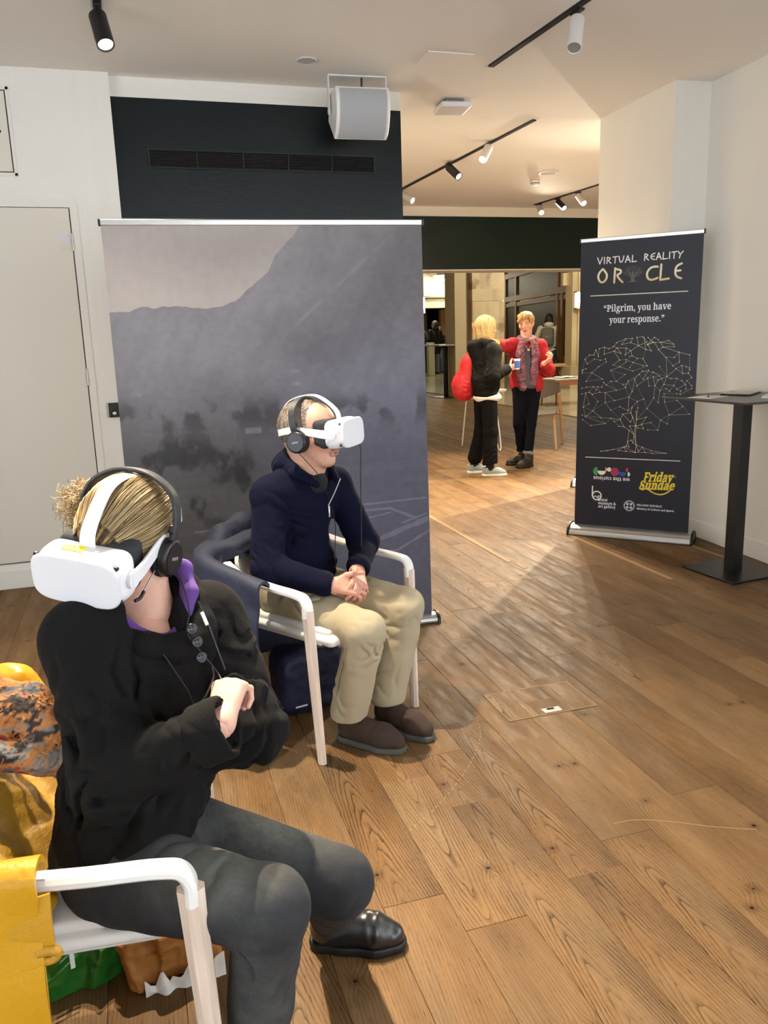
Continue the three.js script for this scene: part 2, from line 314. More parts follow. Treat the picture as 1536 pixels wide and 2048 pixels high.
// pale scratches left by furniture legs: thin lines of scuffed varnish
{
  const scuff = mat('#a3865c', .8), g = [];
  const P = [[[.684, -2.085], [.80, -2.17], [.93, -2.29], [1.05, -2.43], [1.13, -2.56], [1.178, -2.704]], [[1.28, -1.905], [1.35, -1.90], [1.44, -1.86], [1.55, -1.79], [1.66, -1.735]], [[2.55, -7.05], [3.0, -6.85], [3.5, -6.5], [4.0, -6.25]], [[1.75, -4.35], [2.0, -4.28], [2.25, -4.22]]];
  P.forEach((l, k) => { const c = new THREE.CatmullRomCurve3(l.map(([x, z]) => V(x, 0, z))), q = c.getPoints(60); for (let i = 0; i < 60; i++) { if (k === 0 && i % 2) continue; const a = q[i], b = q[i + 1], d = b.clone().sub(a), L = d.length(); g.push(at(box(L * 1.02, .0008, k > 1 ? .005 : .0019), (a.x + b.x) / 2, .0003, (a.z + b.z) / 2, 0, -Math.atan2(d.z, d.x), 0)); } });
  const m = mesh('scuff_marks', g, scuff, floor); m.userData.kind = 'stuff';
}

// ---------- ceiling and walls
struct('ceiling', span(-4.2, 7.4, 3, 3.2, -10.3, 3.7), M.ceiling);
// left wall with a flush cupboard door
struct('wall_left', merge([span(-4.2, -1.25, 0, 3, -5.55, -5.31), span(-1.25, -.203, 2.305, 3, -5.55, -5.31), span(-.203, .042, 0, 3, -5.55, -5.31), span(-1.25, -.203, 0, .155, -5.55, -5.31), span(-1.25, -.2, .1, 2.4, -5.56, -5.5)]), M.wall);
struct('baseboard_left', merge([rbox(4.24, .114, .014, .003, -2.08, .057, -5.305)]), M.trim);
const door = struct('door_1', merge([span(-1.25, -.203, 2.259, 2.305, -5.5, -5.303), span(-.245, -.203, .155, 2.26, -5.5, -5.303), span(-1.25, -1.19, .155, 2.26, -5.5, -5.303)]), M.trim);
mesh('door_panel', rbox(.934, 2.092, .04, .002, -.718, 1.21, -5.328), M.door, door);
mesh('door_gap', span(-1.2, -.24, .15, 2.265, -5.5, -5.36), M.gap, door);
for (const y of [2.065, 1.28, .3]) mesh('hinge', cyl(.006, .006, .1, -.246, y, -5.3, 10), M.steel, door);
mesh('door_sign', rbox(.05, .052, .003, .001, -.29, 2.082, -5.3065), mat('#d9d6d8', .5), door);
mesh('door_sign', rbox(.054, .014, .003, .001, -.288, 2.03, -5.3065), mat('#dcd3bd', .5), door);
const hatch = thing('wall_access_panel', 'white square access panel with a dark shadow gap high on the left wall', 'access panel', [-.75, 2.66, -5.31]);
mesh('panel_frame', [rbox(.5, .018, .012, .002, 0, .226, 0), rbox(.5, .018, .012, .002, 0, -.226, 0), rbox(.018, .47, .012, .002, .241, 0, 0), rbox(.018, .47, .012, .002, -.241, 0, 0)], M.trim, hatch);
mesh('panel_gap', box(.462, .434, .004), M.gap, hatch);
mesh('panel_door', rbox(.452, .424, .01, .002), M.door, hatch);
mesh('keyhole', at(cyl(.009, .009, .012, 0, 0, 0, 12), .18, .0, .002, Math.PI / 2), M.black, hatch);

// dark bulkhead over the backdrop, white band above it, plain wall below
struct('bulkhead', merge([span(.03, 1.835, 2.212, 2.888, -5.9, -5.37)]), M.dark);
struct('trim_1', span(.03, 1.835, 2.888, 3, -5.9, -5.372), M.wall);
struct('trim_2', span(.03, 1.835, 2.19, 2.212, -5.9, -5.39), M.ceiling);
struct('wall_back', merge([span(.03, 1.82, 0, 2.19, -5.9, -5.62), span(1.6, 1.82, 0, 3, -10.3, -5.62)]), M.wall);
const vent = thing('air_vent', 'long black slatted air vent set in the dark bulkhead', 'vent', [.938, 2.553, -5.368]);
{
  const w = 1.41, h = .1; mesh('vent_back', box(w, h, .004, 0, 0, -.001), mat('#050606', .9), vent);
  mesh('vent_frame', [rbox(w + .012, .006, .016, .001, 0, h / 2, .004), rbox(w + .012, .006, .016, .001, 0, -h / 2, .004), rbox(.006, h, .016, .001, w / 2, 0, .004), rbox(.006, h, .016, .001, -w / 2, 0, .004)], M.black, vent);
  for (let i = 0; i < 7; i++) mesh('slat', at(rbox(w, .0035, .014, .001), 0, -h / 2 + (i + 1) * h / 8, .004, .5), M.black, vent);
  for (let i = 1; i < 5; i++) mesh('vent_bar', rbox(.005, h, .01, .001, -w / 2 + i * w / 5, 0, .008), M.black, vent);
}
// right wall, slightly out of square, with daylight windows that open beside the camera (out of frame); its end is a thicker pier
const RW = (g) => g.rotateY(-.052).translate(3.755, 0, -4.78); // local: x out of the room, -z along the wall into the hall
const WZ0 = 2.3, WZ1 = 7.6;
struct('wall_right', RW(merge([span(0, .3, 0, 3, -.02, WZ0), span(0, .3, 2.75, 3, WZ0, WZ1), span(0, .3, 0, .45, WZ0, WZ1), span(0, .3, 0, 3, WZ1, 8.4)])), M.wall);
struct('baseboard_right', RW(merge([rbox(.014, .12, 2.3, .003, -.004, .06, 1.14)])), M.trim);
struct('pillar', RW(span(-.262, .5, 0, 3, -.95, .006)), M.wall);
struct('baseboard_pillar', RW(merge([rbox(.27, .12, .012, .003, -.13, .06, .01), rbox(.012, .12, .95, .003, -.266, .06, -.47)])), M.trim);
const win = struct('window_1', RW(merge([0, 1, 2, 3].map((i) => span(.06, .14, .45, 2.75, WZ0 + i * (WZ1 - WZ0 - .08) / 3, WZ0 + i * (WZ1 - WZ0 - .08) / 3 + .08)).concat([span(.06, .14, .45, .53, WZ0, WZ1), span(.06, .14, 2.67, 2.75, WZ0, WZ1)]))), M.white);
const glass = new THREE.MeshPhysicalMaterial({ color: '#ffffff', transmission: 1, thickness: 0, roughness: 0, ior: 1.5 });
for (let i = 0; i < 3; i++) mesh('pane', RW(span(.098, .102, .53, 2.67, WZ0 + .04 + i * 1.74, WZ0 + .04 + (i + 1) * 1.74)), glass, win);
// wall behind the camera: tall windows toward the right
struct('wall_behind', merge([span(-4.2, .06, 0, 3, 3.4, 3.7), span(.06, 3.8, 2.85, 3, 3.4, 3.7), span(.06, 3.8, 0, .2, 3.4, 3.7), span(3.8, 4.5, 0, 3, 3.4, 3.7)]), M.wall);
const win2 = struct('window_2', merge([0, 1, 2].map((i) => span(.06 + i * 1.83, .14 + i * 1.83, .2, 2.85, 3.5, 3.58)).concat([span(.06, 3.8, .2, .28, 3.5, 3.58), span(.06, 3.8, 2.77, 2.85, 3.5, 3.58)])), M.white);
for (let i = 0; i < 2; i++) mesh('pane', span(.1 + i * 1.83, 1.93 + i * 1.83, .28, 2.77, 3.538, 3.542), glass, win2);
struct('wall_side', merge([span(-4.4, -4.2, 0, 3, -5.55, -2.2), span(-4.4, -4.2, 2.85, 3, -2.2, 2.9), span(-4.4, -4.2, 0, .2, -2.2, 2.9), span(-4.4, -4.2, 0, 3, 2.9, 3.7)]), M.wall);
const win3 = struct('window_4', merge([0, 1, 2, 3].map((i) => span(-4.34, -4.26, .2, 2.85, -2.2 + i * 1.673, -2.12 + i * 1.673)).concat([span(-4.34, -4.26, .2, .28, -2.2, 2.9), span(-4.34, -4.26, 2.77, 2.85, -2.2, 2.9)])), M.white);
for (let i = 0; i < 3; i++) mesh('pane', span(-4.302, -4.298, .28, 2.77, -2.16 + i * 1.673, -.487 + i * 1.673), glass, win3);
// hall beyond: cross walls and the second bulkhead
struct('wall_hall', merge([span(3.95, 7.4, 0, 3, -5.75, -5.6), span(7.2, 7.4, 0, 3, -10.3, -5.6), span(1.6, 2.4, 0, 5, -24.2, -10.3), span(1.6, 7.2, 0, 5, -24.2, -24)]), M.wall);
struct('bulkhead_2', span(1.8, 7.4, 2.25, 2.886, -10.3, -9.894), M.green);
struct('trim_3', span(1.8, 7.4, 2.886, 3, -10.3, -9.9), M.wall);
struct('trim_4', span(1.8, 7.4, 2.235, 2.25, -10.3, -9.9), M.ceiling);

// ================= ceiling fixtures
const lensGlow = (k) => new THREE.MeshStandardMaterial({ color: '#fff6e6', emissive: new THREE.Color().setRGB(1, .9, .7), emissiveIntensity: k, roughness: .3 });
const LENS_ON = lensGlow(7), LENS_DIM = mat('#8a8882', .3);
const lampBlack = mat('#141315', .5), lampWhite = mat('#dedcd6', .45);
function track(x0, z0, x1, z1, label) {
  const cx = (x0 + x1) / 2, cz = (z0 + z1) / 2, L = Math.hypot(x1 - x0, z1 - z0), t = thing('light_track', label, 'light track', [cx, 3, cz], Math.atan2(x1 - x0, z1 - z0));
  mesh('track_rail', [box(.034, .012, L, 0, -.006, 0)], M.blackMatte, t);
  mesh('track_flange', [box(.008, .004, L + .06, .024, -.002, 0), box(.008, .004, L + .06, -.024, -.002, 0), box(.05, .004, .03, 0, -.002, L / 2 + .015), box(.05, .004, .03, 0, -.002, -L / 2 - .015)], lampWhite, t);
  return t;
}
track(.012, -4.756, .045, -.8, 'black ceiling light track above the left side, its end near the white left wall');
track(2.192, -4.753, 2.33, -1.2, 'black ceiling light track that carries only an unlit white spotlight');
track(3.04, -5.83, 2.955, -9.75, 'black ceiling light track that carries spotlights between the two dark bulkheads');
track(5.02, -9.6, 5.13, -6.2, 'short black ceiling light track just before the far dark green bulkhead');
function spot(label, colour, m, q, on, r = .036, k = 1) {
  const a = V(...m), b = V(...q), t = thing('track_spotlight', label, 'spotlight', [m[0], 3, m[2]]), d = b.clone().sub(a).normalize(), o = t.position;
  const M0 = colour === 'black' ? lampBlack : lampWhite, L = b.distanceTo(a);
  const body = lathe([[0, 0], [r * .82, 0], [r, r * .18], [r, L], [r * .88, L], [r * .84, L - .014], [0, L - .014]], 28);
  body.applyQuaternion(new THREE.Quaternion().setFromUnitVectors(V(0, 1, 0), d)); body.translate(a.x - o.x, a.y - o.y, a.z - o.z);
  mesh('lamp_body', body, M0, t);
  mesh('stem', [cyl(.007, .007, .04, 0, -.044, 0, 10), rbox(.03, .012, .09, .003, 0, -.0195, 0)], lampBlack, t);
  const lens = cyl(r * .84, r * .84, .004, 0, 0, 0, 24); lens.applyQuaternion(new THREE.Quaternion().setFromUnitVectors(V(0, 1, 0), d)); lens.translate(b.x - d.x * .008 - o.x, b.y - d.y * .008 - o.y, b.z - d.z * .008 - o.z);
  mesh('lens', lens, on ? LENS_ON : LENS_DIM, t);
  return { t, tip: b.clone().addScaledVector(d, .012), d };
}
const aimed = (s, cd, deg, pen, tx, ty, tz, rad = 1.6, col = WARM) => SPOTLIGHT(s.tip.x, s.tip.y, s.tip.z, tx ?? s.tip.x + s.d.x, ty ?? s.tip.y + s.d.y, tz ?? s.tip.z + s.d.z, cd, deg, pen, rad, col);
// the lit black lamp at the top left, and its neighbours on the same track out of frame: they light the two sitters
const L0 = spot('lit black cylinder spotlight hanging from the track at the upper left', 'black', [.012, 2.95, -4.3], [.037, 2.80, -4.22], true, .04);
aimed(L0, 24, 50, .7, .1, 0, -3.2);
const L1 = spot('black spotlight on the left track above the seated pair', 'black', [.025, 2.95, -2.95], [.10, 2.82, -2.88], true, .04);
aimed(L1, 115, 41, .7, .78, 0, -1.45, 1.2);
const L1b = spot('second black spotlight on the left track above the seated woman', 'black', [.03, 2.95, -2.62], [.06, 2.82, -2.55], true, .04);
aimed(L1b, 80, 25, .6, .28, .45, -1.32, 1);
const L2 = spot('unlit white cylinder spotlight at the top right', 'white', [2.245, 2.95, -3.87], [2.183, 2.79, -3.789], false, .036);
const W2 = spot('lit white spotlight on the middle track, aimed down to the left', 'white', [2.99, 2.95, -6.53], [2.897, 2.835, -6.448], true);
aimed(W2, 50, 55, .8);
const B2 = spot('lit black spotlight in the middle of the middle track', 'black', [2.955, 2.95, -7.33], [3.007, 2.845, -7.209], true);
aimed(B2, 60, 55, .8, 3.35, 0, -6.2);
const W2b = spot('lit white spotlight half hidden at the edge of the dark bulkhead', 'white', [2.97, 2.95, -8.75], [3.06, 2.86, -8.62], true);
aimed(W2b, 70, 55, .8, 3.6, 0, -7.2);
const W3 = spot('dazzling white spotlight at the near end of the far track', 'white', [5.03, 2.95, -9.5], [4.989, 2.865, -9.365], true);
aimed(W3, 50, 60, .7, 4.2, 0, -6.2);
const B3 = spot('lit black spotlight on the far track between two white ones', 'black', [5.05, 2.95, -9.08], [5.063, 2.855, -8.942], true);
aimed(B3, 45, 55, .8, 4.3, 0, -7);
const W3b = spot('lit white spotlight on the far track next to the pillar', 'white', [5.07, 2.95, -8.65], [5.069, 2.845, -8.517], true);
aimed(W3b, 40, 55, .8, 4.6, 0, -6.6);
const W4 = spot('white spotlight on the far track, hidden by the pillar', 'white', [5.09, 2.95, -7.35], [4.97, 2.83, -7.27], true);
aimed(W4, 260, 50, .5, 2.2, 0, -5.0, .9);

// round ceiling speakers, access panel, wireless box, smoke detector
for (const [x, z, r, label] of [[1.117, -4.88, .062, 'round grey ceiling speaker in front of the dark bulkhead'], [4.17, -7.7, .1, 'round white ceiling disc beside the smoke detector']]) {
  const t = thing('ceiling_speaker', label, 'speaker', [x, 3, z]);
  mesh('speaker_rim', lathe([[r * .8, 0], [r, 0], [r * 1.0, -.004], [r * .86, -.007], [r * .8, -.004]], 36), M.white, t);
  mesh('speaker_grille', cyl(r * .82, r * .82, .004, 0, -.003, 0, 32), mat('#b9babd', .8), t);
}
const cp = thing('ceiling_access_panel', 'square white access panel flush in the ceiling', 'access panel', [1.88, 3, -4.71]);
mesh('panel_door', rbox(.27, .003, .22, .001, 0, -.0018, 0), M.ceiling, cp); mesh('panel_edge', [box(.28, .004, .006, 0, -.002, .112)], mat('#f2f0ea', .6), cp);
mesh('panel_lock', cyl(.006, .006, .004, .01, -.004, .1, 10), M.white, cp);
const wifi = thing('wireless_router', 'white box with a small violet light fixed under the ceiling', 'router', [2.262, 3, -5.53], -.12);
mesh('router_plate', rbox(.13, .02, .24, .006, -.01, -.012, -.02), mat('#7c7b78', .6), wifi);
mesh('router_body', rbox(.21, .036, .235, .012, 0, -.038, 0), M.whitePlastic, wifi);
mesh('status_light', cyl(.0032, .0032, .003, .0, -.056, .05, 12), new THREE.MeshStandardMaterial({ color: '#7b5cff', emissive: '#6a48ff', emissiveIntensity: 3 }), wifi);
const smoke = thing('smoke_detector', 'small white round smoke detector under the ceiling', 'smoke detector', [4.236, 3, -8.1]);
mesh('detector_body', lathe([[0, -.05], [.03, -.05], [.042, -.042], [.05, -.014], [.05, 0], [0, 0]], 28), M.white, smoke);
mesh('detector_slot', lathe([[.043, -.036], [.045, -.036], [.0475, -.03], [.046, -.03]], 28), M.rubber, smoke);

// loudspeaker on its bracket
const spk = thing('loudspeaker', 'white loudspeaker with a curved grey grille hanging in a bracket below the ceiling', 'speaker', [1.472, 2.8, -5.1], -.06);
{
  const w = .325, prof = (k) => { const p = []; for (let i = 0; i <= 20; i++) { const a = -1.05 + 2.1 * i / 20; p.push([.035 + .115 * Math.cos(a) * k, .135 * Math.sin(a) * k / Math.sin(1.05)]); } return p; };
  const shell = plate([[-.1, .07], [-.1, -.07], ...prof(1).map(([x, y]) => [x, y])], w, .006).rotateY(-Math.PI / 2).translate(w / 2, 0, 0);
  shell.rotateX(.35); mesh('cabinet', shell, M.white, spk);
  const gp = prof(1.0).slice(1, -1), front = sheet((u, v) => { const [x, y] = gp[Math.min(gp.length - 1, Math.round(v * (gp.length - 1)))]; const k = .0105 / Math.hypot(x, y); return V((u - .5) * (w - .045), y * (1 + k), x * (1 + k)); }, 8, 18, .005);
  front.rotateX(.35); mesh('grille', front, mat('#a9abad', .75), spk);
  mesh('bracket', [rbox(.36, .008, .05, .002, 0, .196, -.01), rbox(.006, .21, .045, .002, -.177, .094, -.01), rbox(.006, .21, .045, .002, .177, .094, -.01), at(cyl(.018, .018, .014, 0, 0, 0, 16), -.176, 0, -.01, 0, 0, Math.PI / 2), at(cyl(.018, .018, .014, 0, 0, 0, 16), .176, 0, -.01, 0, 0, Math.PI / 2)], M.white, spk);
  mesh('cable', tube([V(.03, .2, -.01), V(.03, .16, -.012), V(.03, .12, -.02)], .006, 8), M.black, spk);
}
// wall intercom on the left wall beside the backdrop
const com = thing('wall_controller', 'small black wall control with a silver knob on the narrow left wall', 'wall control', [-.112, 1.072, -5.31]);
mesh('control_plate', rbox(.088, .094, .004, .001, -.002, 0, .002), mat('#c9c5ba', .5), com); mesh('control_body', rbox(.062, .088, .018, .003, 0, 0, .011), M.black, com);
mesh('screen', box(.042, .026, .002, 0, .022, .0205), mat('#20363a', .2), com); mesh('knob', at(lathe([[0, .012], [.01, .012], [.012, .008], [.013, 0], [0, 0]], 20), .002, -.02, .02, Math.PI / 2), M.aluminium, com);

// floor hatch with a steel lift handle
const fh = thing('floor_hatch', 'square hatch in the plank floor with a steel lift handle', 'floor hatch', [1.47, 0, -2.737]);
for (let i = 0; i < 3; i++) mesh('plank', at(box(.1265, .0024, .236).translate(0, .0012, 0), -.127 + i * .127, 0, 0), OAKM[[3, 2, 5][i]], fh);
{ fh.children.forEach((c, i) => { const uv = c.geometry.attributes.uv, p = c.geometry.attributes.position; for (let k = 0; k < uv.count; k++) uv.setXY(k, p.getX(k) / .1725 + .5, p.getZ(k) / 1.9 + .3 * i + .2); }); }
mesh('hatch_trim', [box(.385, .0028, .0032, 0, .0014, .121), box(.385, .0028, .0032, 0, .0014, -.121), box(.0032, .0028, .242, .191, .0014, 0), box(.0032, .0028, .242, -.191, .0014, 0)], mat('#8f7652', .6), fh);
const lift = mesh('lift_handle', [rbox(.078, .004, .038, .001, .005, .0022, .095)], mat('#97958c', .5, { metalness: .3 }), fh); mesh('handle_slot', box(.03, .0015, .012, .003, .0046, .087), M.gap, lift);

// ================= roll-up banners
function rollUp(name, label, cat, [x, z], ry, w, h, lean, printMat, foot, baseD = .17, bh = .062) {
  const t = thing(name, label, cat, [x, 0, z], ry), bw = w + .05;
  const prof = []; for (let i = 0; i <= 14; i++) { const a = Math.PI * i / 14; prof.push([baseD / 2 * Math.cos(a), .012 + bh * Math.sin(a)]); }
  const cas = plate([[-baseD / 2, .012], [-baseD / 2, .006], [baseD / 2, .006], ...prof.slice(0)].map(([a, b]) => [a, b]), bw, .001).rotateY(-Math.PI / 2).translate(bw / 2, 0, 0);
  mesh('base_cassette', cas, M.aluminium, t);
  const stripe = mesh('groove', [box(bw, .004, .003, 0, .012 + bh * .5, baseD * .43), box(bw, .003, .003, 0, .0115, baseD * .495)], M.black, t.children[0]); stripe.userData.label = 'black groove';
  for (const s of [-1, 1]) { const c = plate([[-baseD / 2 - .008, .0], [baseD / 2 + .008, .0], ...prof.map(([a, b]) => [a * 1.09, b * 1.1 + .001])], .016, .003).rotateY(-Math.PI / 2).translate(s * (bw / 2 + .006) + .008, 0, 0); mesh('end_cap', c, foot, t); }
  const p = new THREE.Group(); // the stretched sheet, leaning back a little
  const N = 24, pos = [], uv = [], idx = [], y0 = .03;
  for (let s = 0; s < 2; s++) for (let j = 0; j <= N; j++) for (let i = 0; i <= 8; i++) { const a = i / 8, b = j / N; pos.push((a - .5) * w, mixn(y0, h, b), mixn(.02, -lean, b) - s * .0012 + .004 * Math.sin(a * Math.PI) * Math.sin(b * Math.PI)); uv.push(a, mixn(y0, h, b) / h); }
  const I = (s, j, i) => s * (N + 1) * 9 + j * 9 + i;
  for (let j = 0; j < N; j++) for (let i = 0; i < 8; i++) { idx.push(I(0, j, i), I(0, j, i + 1), I(0, j + 1, i + 1), I(0, j, i), I(0, j + 1, i + 1), I(0, j + 1, i)); idx.push(I(1, j, i), I(1, j + 1, i + 1), I(1, j, i + 1), I(1, j, i), I(1, j + 1, i), I(1, j + 1, i + 1)); }
  for (let j = 0; j < N; j++) for (const i of [0, 8]) idx.push(I(0, j, i), I(0, j + 1, i), I(1, j, i), I(1, j, i), I(0, j + 1, i), I(1, j + 1, i));
  const nf = N * 8 * 6, g0 = new THREE.BufferGeometry(); g0.setAttribute('position', new THREE.Float32BufferAttribute(pos, 3)); g0.setAttribute('uv', new THREE.Float32BufferAttribute(uv, 2));
  const front = [], back = []; for (let k = 0; k < idx.length; k += 3) (idx[k] < (N + 1) * 9 && idx[k + 1] < (N + 1) * 9 && idx[k + 2] < (N + 1) * 9 ? front : back).push(idx[k], idx[k + 1], idx[k + 2]);
  const gf = g0.clone(), gb = g0.clone(); gf.setIndex(front); gb.setIndex(back); gf.computeVertexNormals(); gb.computeVertexNormals();
  mesh('print', gf, printMat, t); mesh('print_back', gb, mat('#c9ccd0', .6), t);
  mesh('top_rail', [rbox(w + .006, .026, .014, .004, 0, h - .006, -lean - .001)], M.aluminium, t);
  for (const s of [-1, 1]) mesh('rail_cap', rbox(.01, .03, .02, .003, s * (w / 2 + .005), h - .006, -lean - .001), M.black, t);
  mesh('pole', between(V(0, .05, -.03), V(0, h - .02, -lean - .016), .008, .007, 12), M.aluminium, t);
  return t;
}
// --- the landscape backdrop: a hazy, faded photograph of a mountain over fields and ruins
const landscape = dataTex(1024, 1408, (u, v) => {
  const y = v, cr = (x) => { // ridge line
    const P = [[0, .806], [.06, .806], [.1, .816], [.14, .812], [.2, .818], [.26, .81], [.32, .81], [.38, .824], [.44, .858], [.49, .888], [.515, .925], [.55, .95], [.575, .968], [.61, 1.0], [.7, 1.08], [1, 1.3]];
    let i = 0; while (i < P.length - 2 && P[i + 1][0] < x) i++; const t = clamp((x - P[i][0]) / (P[i + 1][0] - P[i][0])); return mixn(P[i][1], P[i + 1][1], t) + .0035 * fbm(x * 38, 1, 4, 3); };
  const ridge = cr(u), haze = fbm(u * 3, v * 4, 1, 5), fine = fbm(u * 60, v * 60, 7, 3) * 5 + (h3(Math.floor(u * 1024), Math.floor(v * 1408), 2) - .5) * 5;
  let c;
  if (y > ridge) { const s = sstep(.8, 1, y), w = fbm(u * 2.4 + 3, v * 5.5, 2, 5); c = [mixn(205, 180, s) + w * 20, mixn(192, 168, s) + w * 18, mixn(180, 162, s) + w * 16]; }
  else {
    const t = clamp((ridge - y) / .55), slope = fbm(u * 7 - v * 5, v * 10 + u * 3, 5, 5), gul = fbm((u - v * .7) * 26, (u + v) * 4, 9, 4);
    let L = mixn(146, 112, sstep(0, .35, ridge - y)) + slope * 15 + gul * 7 * (y > .6 ? 1 : .35); const scar = Math.exp(-((((u - .72) * .62 - (y - .86)) / .005) ** 2)) * sstep(.5, .6, u) * sstep(.95, .8, u) * 14; L += y > .7 ? scar * (.6 + .6 * noise3(u * 40, 3, 1)) : 0;
    L = mixn(L, 88 + 10 * haze, sstep(.62, .42, y));
    const treeN = fbm(u * 13, v * 17, 3, 4) + .25 * fbm(u * 45, v * 45, 13, 3), belt = Math.exp(-(((y - .565) / .035) ** 2)) * 1.0 + Math.exp(-(((y - .45 - .03 * Math.sin(u * 9)) / .045) ** 2)) * sstep(.7, .25, u) * 1.15 + Math.exp(-(((y - .36) / .06) ** 2)) * sstep(.62, .3, u) * 1.1;
    L -= 42 * sstep(-.05, .3, treeN) * clamp(belt); L += 5 * fbm(u * 50, v * 120, 4, 2) + 6 * fbm(u * 5, v * 60, 11, 3) * sstep(.6, .5, y) * sstep(.22, .4, y);
    for (const [ty, tx, tw] of [[.62, .1, .05], [.66, .55, .03], [.63, .56, .02], [.53, .18, .1], [.525, .42, .04]]) L += 26 * Math.exp(-(((y - ty) / .004) ** 2) - (((u - tx) / tw) ** 2)) * Math.max(0, noise3(u * 60, ty * 90, 2) + .2);
    if (u > .385 && u < .435 && y > .518 && y < .532) L += 30; // a low farm building
    // pale stone walls of the ruins
    const wall = (ax, ay, bx, by, w) => { const dx = bx - ax, dy = (by - ay) * 1.37, px = u - ax, py = (y - ay) * 1.37, q = clamp((px * dx + py * dy) / (dx * dx + dy * dy)); return Math.hypot(px - q * dx, py - q * dy) < w * (1 + .35 * noise3(u * 50, v * 50, 2)) ? 1 : 0; };
    let ru = 0; for (const w of [[.74, .325, .99, .33, .003], [.73, .31, .86, .31, .004], [.86, .31, .95, .28, .005], [.74, .285, .86, .3, .003], [.99, .275, .78, .225, .008], [.78, .225, .72, .25, .004], [1, .245, .88, .2, .005], [.88, .2, .74, .2, .004], [.9, .27, .99, .29, .003], [.2, .29, .42, .3, .004], [.22, .24, .45, .28, .005], [.2, .2, .4, .19, .006], [.25, .28, .5, .22, .003], [.3, .17, .55, .13, .004]]) ru = Math.max(ru, wall(...w));
    L += ru * 30; L += sstep(.2, 0, y) * -6;
    const cool = sstep(.25, .9, u) * sstep(.9, .4, y), warm = sstep(.55, .2, y) * (1 - sstep(.3, .8, u));
    c = [L * mixn(1.02, .985, cool) + warm * 3, L * mixn(.98, .96, cool), L * mixn(1.0, 1.13, cool) - warm * 5];
  }
  return [c[0] * .9 + fine, c[1] * .9 + fine, c[2] * .9 + fine];
});
landscape.wrapS = landscape.wrapT = THREE.ClampToEdgeWrapping;
rollUp('landscape_backdrop', 'wide roll-up backdrop printed with a hazy mountain landscape behind the seated man', 'banner', [.6665, -3.838], -.064, 1.46, 2.0, .03, new THREE.MeshPhysicalMaterial({ map: landscape, roughness: .55 }), M.black, .1, .032);

